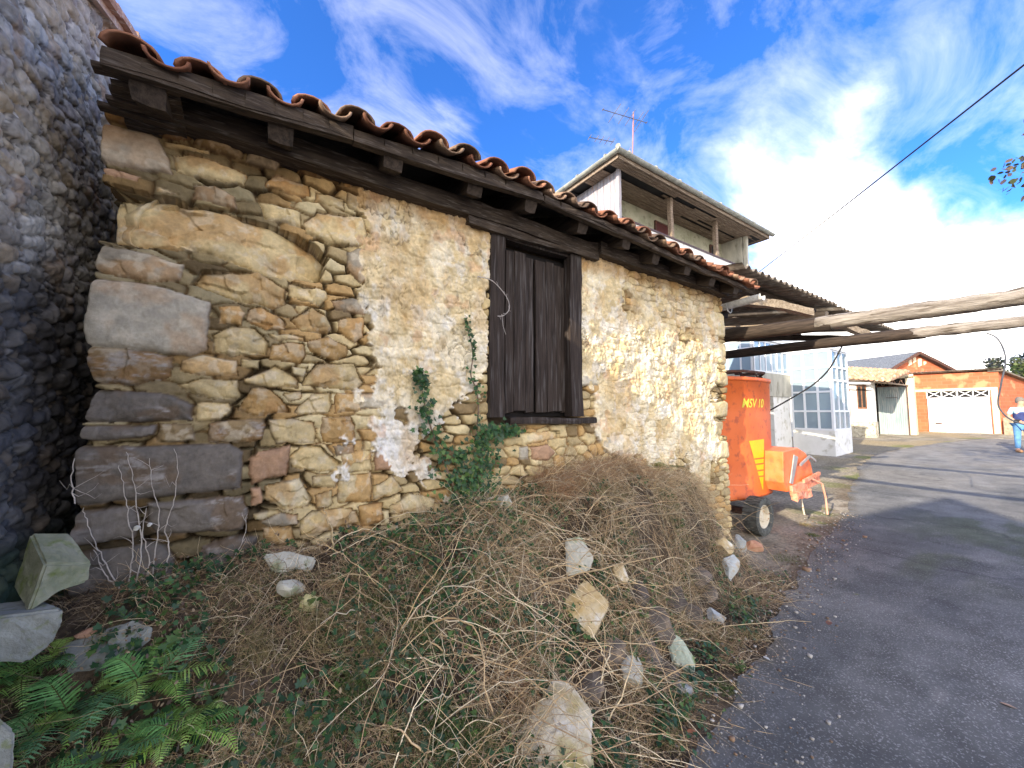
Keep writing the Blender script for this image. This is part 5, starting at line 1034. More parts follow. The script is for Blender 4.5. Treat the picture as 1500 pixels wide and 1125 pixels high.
Vg, Fg, Cg = undergrowth(5200, -.1, 4.2, .15, 1.0, .05, .15, .0007, .0014, np.array([(.08, .15, .03), (.13, .20, .05), (.22, .24, .09), (.06, .11, .03), (.30, .28, .12)]), 5, (.5, 1.4), (.1, .7)); o = np_mesh('wild_grass', Vg, Fg, M['stems'], None, Cg); tag(o, 'short green and yellowing wild grass growing through the dead stems', 'grass', kind='stuff')
# rusty dead bracken heap by the wall
rust = np.array([(.44, .23, .11), (.54, .30, .15), (.30, .16, .09), (.60, .40, .22), (.46, .34, .22)])
Vb_, Fb_, Cb_ = undergrowth(3200, 2.5, 4.6, .0, .22, .1, .34, .0008, .0018, rust, 7, (.3, 1.45), (.3, 1.1), -1.4, 1.5, 1, .12); o = np_mesh('dead_bracken', Vb_, Fb_, M['stems'], None, Cb_); tag(o, 'rust brown dead bracken heaped below the window sill', 'bracken', kind='stuff')
# 3. leaves: generic instancing of a small leaf shape
IVY = np.array([(0, 0, 0), (.28, -.10, 0), (.55, .02, .03), (.40, .22, 0), (.52, .50, .02), (.22, .50, .03), (0, 1.0, 0), (-.22, .50, .03), (-.52, .50, .02), (-.40, .22, 0), (-.55, .02, .03), (-.28, -.10, 0)])*[1, 1, 1]
IVYF = [(0, 1, 2, 3), (0, 3, 4, 5), (0, 5, 6, 7), (0, 7, 8, 9), (0, 9, 10, 11)]
OV = np.array([(0, 0, 0), (.2, .2, .03), (.26, .5, .04), (.14, .82, .02), (0, 1, 0), (-.14, .82, .02), (-.26, .5, .04), (-.2, .2, .03)]); OVF = [(0, 1, 2, 7), (7, 2, 3, 6), (6, 3, 4, 5)]
def leaves(pos, nrm_, size, cols, shape=IVY, faces=IVYF, rs=RS):
    n = len(pos); nrm_ = unit(nrm_); r = rs.normal(0, 1, (n, 3)); tx = unit(np.cross(nrm_, r)); ty = np.cross(nrm_, tx)
    V = pos[:, None, :]+size[:, None, None]*(tx[:, None, :]*shape[None, :, 0, None]+ty[:, None, :]*shape[None, :, 1, None]+nrm_[:, None, :]*shape[None, :, 2, None])
    F = (np.arange(n)[:, None, None]*len(shape)+np.array(faces)[None]).reshape(-1, 4); return V.reshape(-1, 3), F, np.repeat(cols, len(shape), axis=0)
green = np.array([(.035, .095, .035), (.055, .13, .045), (.022, .065, .028), (.10, .18, .05), (.055, .10, .055)])
def ground_leaves(n, x0, x1, t0, t1, s0, s1, pal, h=.06, shape=IVY, faces=IVYF, clump=.5):
    x, y = bank_pts(n*3, x0, x1, t0, t1); k = vn(x, y, .28, 77, 3) > clump; x, y = x[k][:n], y[k][:n]; p = surf(x, y); p[:, 2] += RS.uniform(.005, h, len(x)); nn = RS.normal(0, .5, (len(x), 3))+np.array([.1, -.6, .9]); return leaves(p, nn, RS.uniform(s0, s1, len(x)), pick(pal, len(x)), shape, faces)
pl = [ground_leaves(4800, .1, 2.6, .05, 1.0, .014, .036, green, .10, clump=.40), ground_leaves(1800, 1.2, 4.2, .3, 1.0, .013, .032, green, .10, clump=.46), ground_leaves(450, 2.2, 5.2, .5, 1.08, .014, .03, green, .05, clump=.5)]
o = np_mesh('ivy_ground_cover', *join(pl)[:2], M['leaf'], None, join(pl)[2], smooth=False); tag(o, 'dark ivy leaves creeping through the bank in front of the corner stones', 'ground cover', kind='stuff')
deadp = np.array([(.19, .12, .07), (.27, .19, .12), (.12, .08, .055), (.33, .25, .16), (.15, .12, .10)])
pl = [ground_leaves(11000, -.1, 5.2, .0, 1.12, .008, .020, deadp, .05, OV, OVF, clump=.25), ground_leaves(3000, .2, 4.4, .05, .9, .010, .024, deadp, .13, OV, OVF, clump=.42)]
o = np_mesh('leaf_litter', *join(pl)[:2], M['leaf'], None, join(pl)[2], smooth=False); tag(o, 'dead leaves and crumbs of litter on the bank soil', 'leaf litter', kind='stuff')
# 4. ivy climbing the wall
def ivy_vine(name, label, path, n, spread, size):
    root = thing(name, label, 'ivy', (path[0][0], -.08, path[0][1]), 'ivy climbing the hut wall')
    P = [Vector((a, -.075, c)) for a, c in path]; pts = bez(P, 8); b = MB(); b.tube(pts, [.006*(1-.7*i/len(pts))+.0015 for i in range(len(pts))], 5); b.build('stem', mat('ivy stem', (.16, .11, .08), (.25, .18, .13), .9, 30), root)
    L_ = np.array([tuple(p) for p in pts]); k = RS.randint(0, len(L_), n); f = 1-k/len(L_); sp = spread*(.35+.9*f)
    pos = L_[k]+np.stack([RS.normal(0, 1, n)*sp, -np.abs(RS.normal(0, .02, n))-.005, RS.normal(0, 1, n)*sp*.7], 1); nn = RS.normal(0, .45, (n, 3))+np.array([0, -1, .35])
    V, F, C = leaves(pos, nn, RS.uniform(size*.6, size*1.2, n), pick(green, n)*1.1); np_mesh('foliage', V, F, M['leaf'], root, C, smooth=False)
def wp(*pts): return [(atY(u, v, 0).x, atY(u, v, 0).z) for u, v in pts]
ivy_vine('ivy', 'ivy strand with the fresh green tip, climbing left of the window', wp((668, 735), (650, 690), (630, 640), (618, 600), (611, 565), (606, 545)), 260, .045, .036)
ivy_vine('ivy', 'broad ivy mass reaching from the bank to the window corner', wp((690, 720), (700, 680), (698, 650), (720, 630), (745, 632)), 420, .085, .036)
ivy_vine('ivy', 'thin tall ivy thread rising highest on the plaster beside the window', wp((690, 640), (694, 600), (690, 570), (683, 550), (686, 520), (680, 490), (676, 468)), 120, .018, .026)
ivy_vine('ivy', 'low ivy clump between the two strands at the wall foot', wp((662, 740), (680, 700), (665, 660)), 220, .07, .034)
# bare climbing roots on the corner stones
cl = thing('bare_creeper', 'bare leafless creeper roots clinging to the grey corner stones', 'creeper', (.25, -.05, .9)); rgc = random.Random(12)
b = MB()
def creep(path, r=.0032, depth=0):
    pts = []
    for (a, c) in [(atY(u, v, 0).x, atY(u, v, 0).z) for u, v in path]: pts.append(Vector((a+rgc.uniform(-.004, .004), -.055-.006*rgc.random(), c)))
    q = bez(pts, 6); q = [p+Vector((rgc.uniform(-.004, .004), -.002, rgc.uniform(-.003, .003))) for p in q]; b.tube(q, [r*(1-.6*i/len(q)) for i in range(len(q))], 5)
    if depth < 2:
        for _ in range(4 if depth == 0 else 2):
            i = rgc.randrange(2, len(q)-2); p = q[i]; a = rgc.choice((-1, 1))*rgc.uniform(.4, 1.1); l_ = rgc.uniform(.04, .12); s = [p]
            for j in range(4): p = p+Vector((math.sin(a), 0, math.cos(a)*(-1 if rgc.random() < .25 else 1)))*l_/4; a += rgc.uniform(-.4, .4); s.append(p)
            b.tube(s, [r*.5*(1-.2*j) for j in range(5)], 4)
for pth in ([(185, 860), (160, 820), (148, 790), (135, 760), (128, 740)], [(190, 855), (200, 800), (192, 750), (186, 710), (178, 680)], [(205, 850), (212, 790), (206, 740), (200, 700), (192, 660)], [(228, 845), (232, 800), (236, 750), (228, 710), (222, 670)],
            [(240, 850), (252, 800), (246, 770), (258, 730), (264, 690), (260, 655)], [(118, 735), (114, 700), (116, 670)], [(215, 860), (222, 820), (214, 775), (218, 740)], [(175, 850), (160, 835), (145, 800)], [(300, 850), (330, 830), (355, 790), (362, 750)]): creep(pth)
b.build('roots', mat('pale creeper root', (.40, .35, .30), (.60, .54, .47), .9, 40), cl)
# 5. grass tufts (green and straw) as things
gr = np.array([(.05, .10, .025), (.08, .13, .035), (.12, .17, .06), (.22, .22, .09)]); yl = np.array([(.36, .29, .14), (.28, .23, .11), (.42, .35, .2), (.16, .15, .07)])
def tuft(px, py, n, h, pal, label, name='grass_tuft', r=.04, rad=.0013):
    stf = r >= .10; r = min(r, .04) if not stf else r
    base = np.stack([px+RS.normal(0, r, n), py+RS.normal(0, r, n), np.zeros(n)], 1); base[:, 2] = terr(base[:, 0], base[:, 1])+.0; az = RS.uniform(0, 6.3, n); el = RS.uniform(.5, 1.4, n)
    d = np.stack([np.cos(az)*np.cos(el), np.sin(az)*np.cos(el), np.sin(el)], 1); P = arc_paths(base, d, RS.uniform(h*.5, h*1.1, n), RS.uniform(.3, 1.2, n), 7, .1); rd_ = np.linspace(1, .15, 7)[None, :]*RS.uniform(rad*.7, rad*1.4, (n, 1)); V, F = tubes(P, rd_, 3)
    V = V-np.array([px, py, 0]); o = np_mesh(name, V, F, M['stems'], None, colr_tubes(pick(pal, n), 7, 3)); o.location = (px, py, 0); tag(o, label, 'grass', None if stf else 'grass tufts on the bank and verge', 'stuff' if stf else None); return o
def gp(u, v):
    """ground point seen at a photo pixel (terrain intersection)"""
    d = Vector(pxdir(u, v)); t = .5
    for _ in range(900):
        p = Vector(CAM)+d*t
        if p.z < tz(p.x, p.y): break
        t += .012 if t < 8 else .05
    return p
for (u, v, n, h, pal, lb, rr) in [(505, 900, 260, .17, yl, 'yellowing grass tuft hanging below the corner of the hut', .04), (560, 880, 200, .15, gr, 'green grass tuft above the yellow lichened stone', .05), (650, 1080, 320, .2, gr, 'green grass clump at the bottom edge left of the big white boulder', .06),
        (590, 1100, 260, .2, yl, 'straw coloured grass clump low on the bank near the fern', .06), (880, 850, 160, .12, gr, 'fine green grass between the two leaning pale stones', .04), (980, 1090, 200, .10, yl, 'yellow grass tuft at the foot of the bank beside the asphalt', .03),
        (1180, 770, 160, .11, yl, 'dry grass tuft in front of the mixer wheel', .05), (1190, 785, 160, .09, gr, 'green weeds at the edge of the asphalt near the wheel', .06), (1150, 820, 240, .06, gr, 'mossy green grass strip along the asphalt edge', .10), (1130, 850, 240, .06, yl, 'yellow grass strip along the asphalt edge nearer the bank', .10),
        (1060, 1010, 160, .08, gr, 'small green weeds at the asphalt edge below the pale slab', .04), (1100, 930, 200, .1, yl, 'straw tuft on the verge below the retaining stones', .07), (430, 1080, 220, .16, yl, 'straw tuft beside the fern fronds', .06), (470, 930, 240, .22, yl, 'long bladed straw tuft falling over the yellow stone', .04), (545, 960, 260, .24, yl, 'big straw tussock in the middle left of the bank', .05), (610, 930, 240, .22, gr, 'dark green long bladed tuft left of the pale canes', .05), (520, 1010, 260, .22, gr, 'green tussock above the tiny fern plantlet', .05), (690, 1100, 320, .24, gr, 'tall green grass bunch touching the left side of the biggest boulder', .06), (380, 960, 220, .2, yl, 'straw tuft between the slab and the pale chip', .05), (640, 860, 220, .2, yl, 'straw tuft below the broad ivy mass', .05), (720, 840, 220, .2, straw, 'pale tussock right of the ivy foot', .05), (930, 1000, 180, .14, yl, 'yellow tuft by the dark stones', .04), (340, 1090, 220, .2, straw, 'pale dead tuft right of the lowest ferns', .05),
        (760, 1010, 200, .16, rust, 'rust brown dead tussock on top of the big white boulder', .03)]:
    p = gp(u, v); tuft(p.x, p.y, n, h, pal, lb, r=rr)
# 6. ferns
def fern(x, y, z, nf, L0, label, seed, pal=green, lean=(0, -.3), name='fern'):
    rg = random.Random(seed); root = thing(name, label, 'fern', (x, y, z), 'ferns'); rs = np.random.RandomState(seed)
    for k in range(nf):
        az = 2*math.pi*(k+rg.uniform(-.3, .3))/nf; el = rg.uniform(.5, 1.2); L_ = L0*rg.uniform(.7, 1.15); d = Vector((math.cos(az)*math.cos(el)+lean[0]*.5, math.sin(az)*math.cos(el)+lean[1]*.5, math.sin(el))).normalized(); sd_ = d.cross(Vector((0, 0, 1))).normalized()
        pts = []; K = 25
        for i in range(K+1):
            f = i/K; pts.append(Vector((x, y, z))+d*L_*f+Vector((0, 0, -1))*L_*.62*f*f+sd_*L_*.10*math.sin(f*3+k))
        V = []; F = []; C = []; g = pal[rg.randrange(len(pal))]*rg.uniform(.9, 1.5)
        if rg.random() < .3: g = g+np.array([.07, .07, .005])
        for i in range(K):   # rachis ribbon
            pass
        for i in range(3, K, 1):
            f = i/K; pl_ = L_*.30*(math.sin(math.pi*min(1, f**.8))**.7)*(1.05-f*.75)*rg.uniform(.88, 1.05)+.003; t = (pts[min(i+1, K)]-pts[i-1]).normalized(); s = t.cross(Vector((0, 0, 1))).normalized(); u_ = s.cross(t)
            for sg in (-1, 1):
                a = pts[i]; wd = L_/K*.30; n_ = 8; g2_ = g*rg.uniform(.75, 1.25); tw = Vector((rg.uniform(-.25, .25), rg.uniform(-.25, .25), rg.uniform(-.1, .3))); dirp = (s*sg+t*.45+tw*.5).normalized(); b0 = len(V)
                for j in range(n_+1):
                    q = j/n_; c = a+dirp*pl_*q-u_*0-Vector((0, 0, 1))*pl_*.14*q*q; w_ = wd*(1-q**1.8)*(1.0 if j % 2 else .5)+.0003
                    V += [c+(t+tw*.8).normalized()*w_, c-(t+tw*.8).normalized()*w_]; C += [g2_, g2_]
                for j in range(n_): F.append((b0+2*j, b0+2*j+1, b0+2*j+3, b0+2*j+2))
        st = MB(); sp_ = pts[::3]; st.tube(sp_, [.0026*(1-.7*i/len(sp_)) for i in range(len(sp_))], 4)
        b0 = len(V); V += [Vector(v) for v in st.v]; C += [np.array([.12, .11, .03])]*len(st.v); F += [tuple(b0+q for q in f) for f in st.f if len(f) == 4 and len(set(f)) == 4]
        np_mesh('frond', [tuple(v) for v in V], F, M['leaf'], root, np.array(C), smooth=False)
fg = np.array([(.22, .40, .09), (.14, .31, .09), (.32, .48, .13), (.14, .30, .14)])
for k, (u, v, nf, L0, lb) in enumerate([(120, 1050, 12, .36, 'large bright green fern in the lower left corner'), (215, 1010, 11, .34, 'spreading fern to the right of the concrete slab'), (60, 985, 9, .30, 'dark fern under the broken concrete blocks'), (270, 1085, 10, .28, 'low fern at the bottom edge with long outstretched fronds'),
        (30, 1110, 8, .30, 'fern half cut by the left bottom corner'), (10, 1010, 7, .28, 'fern at the left picture edge under the lower concrete block'), (300, 1040, 7, .24, 'rightmost fern of the corner group reaching into the dead stems'), (165, 1120, 8, .26, 'small fern at the very bottom left')]):
    p = gp(u, v); fern(p.x, p.y, p.z+.01, nf, L0, lb, 100+k, fg)
p = gp(515, 1075); fern(p.x, p.y, p.z+.02, 3, .12, 'single tiny fern plantlet among the dead stems', 120, fg)
p = Vector((4.1, -.12, tz(4.1, -.12)+.12)); fern(p.x, p.y, p.z, 6, .46, 'upright thin fern against the sunlit wall', 121, np.array([(.07, .12, .03), (.10, .13, .04)]), (.2, .1))
p = Vector((4.55, -.12, tz(4.75, -.12)+.15)); fern(p.x, p.y, p.z, 5, .34, 'sparse fern leaning right near the hut\'s far corner', 122, np.array([(.07, .12, .03), (.16, .15, .05)]), (.5, 0))
p = Vector((-.17, .35, .72)); fern(p.x, p.y, p.z, 9, .34, 'dark fern in the gap between the two stone walls', 123, green, (0, -.4))
# 7. broadleaf weeds at the verge
def weed(u, v, n, s, label, pal=gr):
    p = gp(u, v); root = thing('verge_weed', label, 'weed', p, 'weeds along the verge'); pos = np.array(p)+RS.normal(0, 1, (n, 3))*np.array([.05, .05, .02])+np.array([0, 0, .04]); pos[:, 2] = np.maximum(pos[:, 2], p.z+.01); V, F, C = leaves(pos, RS.normal(0, .4, (n, 3))+np.array([0, -.3, 1]), RS.uniform(s*.6, s, n), pick(pal, n), OV*np.array([1.5, 1, 1]), OVF); np_mesh('leaves', V, F, M['leaf'], root, C, smooth=False)
    st = MB(); 
    for i in range(0, n, 3): st.tube([p, Vector(pos[i])], .0015, 4)
    st.build('stalks', M['leaf_plain'], root)
M['leaf_plain'] = mat('stalk green', (.06, .10, .03), (.1, .14, .05), .7, 20)
bl = np.array([(.04, .12, .06), (.06, .15, .08), (.03, .09, .05)])
weed(1018, 1008, 40, .05, 'bluish green broadleaf weed at the foot of the bank by the asphalt', bl); weed(1040, 960, 30, .04, 'small broadleaf weed beside the pale green slab', bl); weed(1085, 985, 24, .03, 'tiny weed near the asphalt edge', gr); weed(1068, 775, 30, .05, 'green weed at the hut corner by the mixer wheel', gr); weed(440, 895, 34, .035, 'light green weed by the yellow stone under the hut corner', gr)
# ------------------------------------------------------------ stones and blocks
def rockmat(name, c1, c2, c3=None, s3=9): return mat(name, c1, c2, .9, 9, 9, .8, 45, bdist=.01, c3=c3, s3=s3)
RM = {'pale': rockmat('pale lichened stone', (.42, .42, .36), (.62, .60, .52), (.30, .34, .20)), 'ochre': rockmat('ochre sandstone', (.50, .36, .16), (.62, .54, .38), (.70, .68, .62)), 'white': rockmat('white and ochre boulder', (.46, .38, .20), (.72, .69, .63), (.40, .34, .15), 3),
      'green': rockmat('greenish pale slab', (.36, .42, .33), (.50, .54, .44), (.2, .26, .12)), 'blue': rockmat('bluish grey stone', (.34, .37, .38), (.55, .58, .58), (.42, .33, .2)), 'dark': rockmat('dark brown grey stone', (.085, .072, .062), (.18, .15, .125), (.27, .21, .15)),
      'brick': rockmat('brick fragment', (.42, .20, .12), (.55, .33, .22)), 'yellow': rockmat('yellow lichened stone', (.50, .46, .20), (.58, .54, .32)), 'conc': rockmat('broken concrete', (.21, .225, .21), (.34, .36, .34), (.22, .25, .15), 30), 'mossc': rockmat('mossy concrete', (.22, .24, .15), (.36, .36, .27), (.17, .21, .07), 14)}
def noise3(p, s, k): return math.sin(p.x*s+k*1.7+2.1*math.sin(p.y*s*.7+k))*math.cos(p.z*s*1.1+k*2.3)+.5*math.sin(p.y*s*2.3+k)*math.sin(p.z*s*2.1+p.x*s*1.9)
def rock(c, size, m, label, seed, rot=(0, 0, 0), name='loose_stone', cuts=16, flat=.74, cat='stone', group='loose stones on the bank'):
    rg = random.Random(seed); bm = bmesh.new(); bmesh.ops.create_icosphere(bm, subdivisions=5, radius=1)
    pl_ = [(Vector((rg.gauss(0, 1), rg.gauss(0, 1), rg.gauss(0, 1))).normalized(), rg.uniform(flat-.2, flat+.08)) for _ in range(cuts)]
    for v in bm.verts:
        for nrm_, d in pl_:
            e = v.co.dot(nrm_)-d
            if e > 0: v.co -= nrm_*e
        v.co *= 1+.018*noise3(v.co, 5, seed)+.007*noise3(v.co, 17, seed+3)+.004*noise3(v.co, 41, seed+5)
    Mx = Matrix.Rotation(rot[2], 4, 'Z') @ Matrix.Rotation(rot[1], 4, 'Y') @ Matrix.Rotation(rot[0], 4, 'X') @ Matrix.Diagonal((size[0]/2/flat, size[1]/2/flat, size[2]/2/flat, 1))
    bm.transform(Mx); me = bpy.data.meshes.new(name); bm.to_mesh(me); bm.free(); o = link(name, me, RM[m]); o.location = c
    me.polygons.foreach_set('use_smooth', [True]*len(me.polygons)); me.set_sharp_from_angle(angle=R(28)) if hasattr(me, 'set_sharp_from_angle') else None
    return tag(o, label, cat, group)
def rp(u, v, size, m, label, seed, rot=(0, 0, 0), up=.0, toward=.0, **k):
    p = gp(u, v); d = (Vector(CAM)-p).normalized(); rock(p+d*toward+Vector((0, 0, up)), size, m, label, seed, rot, **k)
rp(1068, 835, (.17, .13, .22), 'blue', 'bluish white stone, lower of the two beside the hut corner', 15, (.2, .3, .3), .03, .03)
rp(1082, 806, (.14, .14, .24), 'blue', 'bluish white stone standing at the hut corner nearest the wheel', 16, (.1, -.3, .3), .03, .03)
rp(1058, 800, (.2, .16, .16), 'ochre', 'brownish stone between the hut corner and the bluish stones', 27, (.1, .2, .3), .02, .0)
rp(1103, 806, (.16, .14, .13), 'brick', 'broken brick coloured block lying in front of the mixer wheel', 17, (0, .1, .4), .03, .0, flat=.66)
rp(726, 744, (.13, .07, .08), 'pale', 'small white stone half hidden under the ivy, left one of a pair', 18, (0, 0, .3), .05, .04); rp(741, 745, (.08, .06, .08), 'pale', 'small white stone half hidden under the ivy, right one of a pair', 19, (0, .3, 0), .05, .04)
rp(456, 890, (.075, .05, .09), 'yellow', 'small yellow lichened stone below the hut corner', 20, (0, .2, .2), .02, .02, flat=.7)
rp(428, 864, (.11, .07, .08), 'pale', 'pale chip of stone beside the yellowing grass tuft', 22, (.2, .5, .2), .01, .02)
for k, (u, v, s_, m, lb) in enumerate([(1020, 845, .22, 'dark', 'dark stone highest in the collapsed edge near the hut corner'), (1040, 870, .18, 'dark', 'dark stone under the highest one in the collapsed edge'), (990, 880, .22, 'dark', 'dark stone left of the collapsed edge\'s middle'), (1012, 905, .2, 'dark', 'dark stone in the middle of the collapsed edge'),
        (960, 915, .26, 'dark', 'large dark stone facing the lane below the dry stems'), (945, 960, .22, 'dark', 'dark stone low on the bank left of the pale green slab'), (975, 985, .2, 'dark', 'dark stone right under the pale green slab'), (925, 985, .18, 'pale', 'dusty stone on the slope left of the pale green slab'), (935, 868, .20, 'dark', 'dark brownish stone right of the upright pale stone'),
        (905, 838, .13, 'ochre', 'small ochre stone behind the upright pale stone'), (1045, 905, .15, 'blue', 'grey stone at the foot of the collapsed edge'), (890, 960, .2, 'dark', 'dark mossy stone below the tilted ochre stone'), (1000, 1010, .12, 'blue', 'small bluish stone at the bank foot'), (870, 1010, .16, 'dark', 'dark stone right of the biggest boulder')]):
    rp(u, v, (s_, s_*.7, s_*.72), m, lb, 40+k, (.1*k, .2*math.sin(k), .5*k), .0, .02, flat=.72)
rp(968, 1078, (.07, .04, .03), 'brick', 'flat orange brick chip on the verge at the bottom', 61, (0, .2, .8)); rp(963, 1020, (.08, .05, .06), 'brick', 'reddish brick lump under the bank foot', 62); rp(128, 934, (.07, .035, .035), 'brick', 'orange tile shard on top of the grey slab in the left corner', 63, (0, 0, .2), .02, flat=.8)
def poly(name, label, V, F, m, cat='block', bev=.008, sd=1):
    bm = bmesh.new(); vs = [bm.verts.new(v) for v in V]
    for f in F: bm.faces.new([vs[i] for i in f])
    bmesh.ops.recalc_face_normals(bm, faces=bm.faces); bmesh.ops.bevel(bm, geom=list(bm.edges), offset=bev, segments=2, affect='EDGES'); bmesh.ops.triangulate(bm, faces=bm.faces)
    for _ in range(3): bmesh.ops.subdivide_edges(bm, edges=[e for e in bm.edges if e.calc_length() > .014], cuts=1, use_grid_fill=True); bmesh.ops.triangulate(bm, faces=[f for f in bm.faces if len(f.verts) > 3])
    for v in bm.verts: v.co += v.normal*(.0018*noise3(v.co, 45, sd)+.001*noise3(v.co, 110, sd+2))
    me = bpy.data.meshes.new(name); bm.to_mesh(me); bm.free(); o = link(name, me, RM[m]); tag(o, label, cat, 'broken blocks in the left corner'); return o
v = [atY(44, 780, -.36), atY(103, 779, -.32), atY(136, 825, -.42), atY(66, 826, -.54), atY(19, 862, -.40), atY(106, 850, -.34), atY(130, 852, -.43), atY(88, 868, -.49), atY(40, 899, -.56)]
poly('broken_block', 'upper mossy topped broken concrete block leaning at the hut corner', v, [(0, 1, 2, 3), (0, 3, 8, 4), (3, 2, 6, 7, 8), (1, 5, 6, 2), (0, 4, 5, 1), (4, 8, 7, 6, 5)], 'mossc')
fp = [(-40, 912), (20, 900), (92, 892), (92, 914), (76, 944), (40, 972), (-40, 966)]; f_ = [atY(u, q, -.60) for u, q in fp]; b_ = [p+Vector((-.12, .22, -.02)) for p in f_]; n_ = len(f_)
poly('broken_block', 'lower bluish grey concrete block under the mossy topped one', f_+b_, [tuple(range(n_)), tuple(range(2*n_-1, n_-1, -1))]+[(i, (i+1) % n_, n_+(i+1) % n_, n_+i) for i in range(n_)], 'conc', sd=4)
fp = [(-90, 1040), (-8, 1044), (24, 1070), (20, 1150), (-90, 1160)]; f_ = [atY(u, q, -.98) for u, q in fp]; b_ = [p+Vector((-.08, .10, -.02)) for p in f_]; n_ = len(f_)
poly('broken_block', 'grey concrete block cut off by the lower left picture edge', f_+b_, [tuple(range(n_)), tuple(range(2*n_-1, n_-1, -1))]+[(i, (i+1) % n_, n_+(i+1) % n_, n_+i) for i in range(n_)], 'conc', sd=7)
pc = [gp(85, 960), gp(195, 922), gp(224, 934), gp(165, 985), gp(100, 1000)]; up_ = Vector((0, 0, .045)); t_ = [p+up_ for p in pc]; l_ = [p-Vector((0, 0, .06)) for p in pc]; n_ = 5
poly('concrete_slab', 'flat grey slab lying behind the ferns in the left corner', t_+l_, [tuple(range(n_)), tuple(range(2*n_-1, n_-1, -1))]+[(i, (i+1) % n_, n_+(i+1) % n_, n_+i) for i in range(n_)], 'conc', sd=9)
def slab(px_out, m, label, th=.12, tilt=.35, near=.05, sd=1, shrink=.82, name='loose_stone', fold=None):
    """a stone whose front face is outlined by photo pixels, lying where that ray meets the bank, with real thickness"""
    cu = sum(p[0] for p in px_out)/len(px_out); cv = max(p[1] for p in px_out)-8
    p0 = gp(cu, min(cv, 1118)); cdir = (Vector(CAM)-p0).normalized(); p0 = p0+cdir*near; nn = (cdir*(1-tilt)+Vector((0, 0, tilt))).normalized()
    def hit(u, v): d = Vector(pxdir(u, v)); t = (p0-Vector(CAM)).dot(nn)/d.dot(nn); return Vector(CAM)+d*t
    f = [hit(*p) for p in px_out]; c = sum(f, Vector())/len(f); n = len(f); bk_ = [c+(p-c)*shrink-nn*th for p in f]
    mid = [c+(p-c)*1.03-nn*th*.45 for p in f]
    hub = hit(*(fold or (cu, sum(p[1] for p in px_out)/n)))+nn*th*.16
    V = f+mid+bk_+[hub]; F = [(i, (i+1) % n, 3*n) for i in range(n)]+[(i, n+i, n+(i+1) % n, (i+1) % n) for i in range(n)]+[(n+i, 2*n+i, 2*n+(i+1) % n, n+(i+1) % n) for i in range(n)]+[tuple(range(3*n-1, 2*n-1, -1))]
    return poly(name, label, V, F, m, 'stone', .010, sd)
for o_ in [slab([(828, 790), (851, 785), (870, 817), (862, 836), (830, 843)], 'pale', 'upright pale squarish stone, upper of two pale stones in the middle of the dry brambles', .10, .15, .06, 3),
           slab([(858, 848), (893, 882), (882, 905), (868, 936), (845, 914), (821, 884)], 'ochre', 'tilted diamond shaped stone with ochre lower face, just below the upright pale stone', .13, .25, .08, 5, fold=(850, 882)),
           slab([(812, 993), (836, 1001), (868, 1042), (866, 1080), (872, 1135), (790, 1165), (733, 1150), (738, 1095), (768, 1055)], 'white', 'biggest boulder, white and ochre, at the bottom edge of the bank', .26, .35, .06, 6, .75, fold=(815, 1070)),
           slab([(972, 922), (998, 934), (1019, 966), (1016, 988), (986, 972)], 'green', 'pale green slab leaning on the foot of the bank near the asphalt', .08, .2, .05, 7),
           slab([(386, 812), (420, 806), (463, 817), (456, 836), (400, 837)], 'pale', 'long pale stone at the foot of the wall right of the grey corner stones', .10, .3, .03, 8)]: o_['group'] = 'loose stones on the bank'
# snail shells on the corner stones
for (u, v_, r, lb) in ((200, 774, .0095, 'white snail shell on the grey corner stone, left one'), (219, 769, .007, 'white snail shell on the grey corner stone, smaller right one')):
    p = atY(u, v_, -.075); b = MB(); th = 0; pts = []; rs_ = []
    for i in range(26): a = i*.55; q = 1-i/27; pts.append(p+Vector((math.cos(a)*r*q, -i*.00022, math.sin(a)*r*q))); rs_.append(r*.62*q+.0006)
    b.tube(pts, rs_, 8); tag(b.build('snail_shell', M['render_white'], None, True), lb, 'snail shell', 'snail shells')
# dead twig hanging on the shutter
b = MB(); pts = bez([atY(700, 405, -.10), atY(722, 412, -.10), atY(742, 435, -.11), atY(746, 452, -.11), atY(738, 462, -.10), atY(729, 463, -.09)], 6); b.tube(pts, .0035, 5)
for i in range(0, len(pts)-1, 2): d = Vector((rgc.uniform(-1, 1), -.3, rgc.uniform(-1, 1))).normalized()*rgc.uniform(.015, .05); b.tube([pts[i], pts[i]+d*.6, pts[i]+d+Vector((0, 0, -.01))], [.0022, .0016, .001], 4)
b.tube([atY(735, 460, -.10), atY(737, 478, -.1), atY(741, 490, -.1)], .002, 4)
tag(b.build('dead_twig', mat('pale twig', (.34, .31, .30), (.5, .46, .44), .9, 30)), 'pale dead twig hooked across the left shutter board', 'twig')
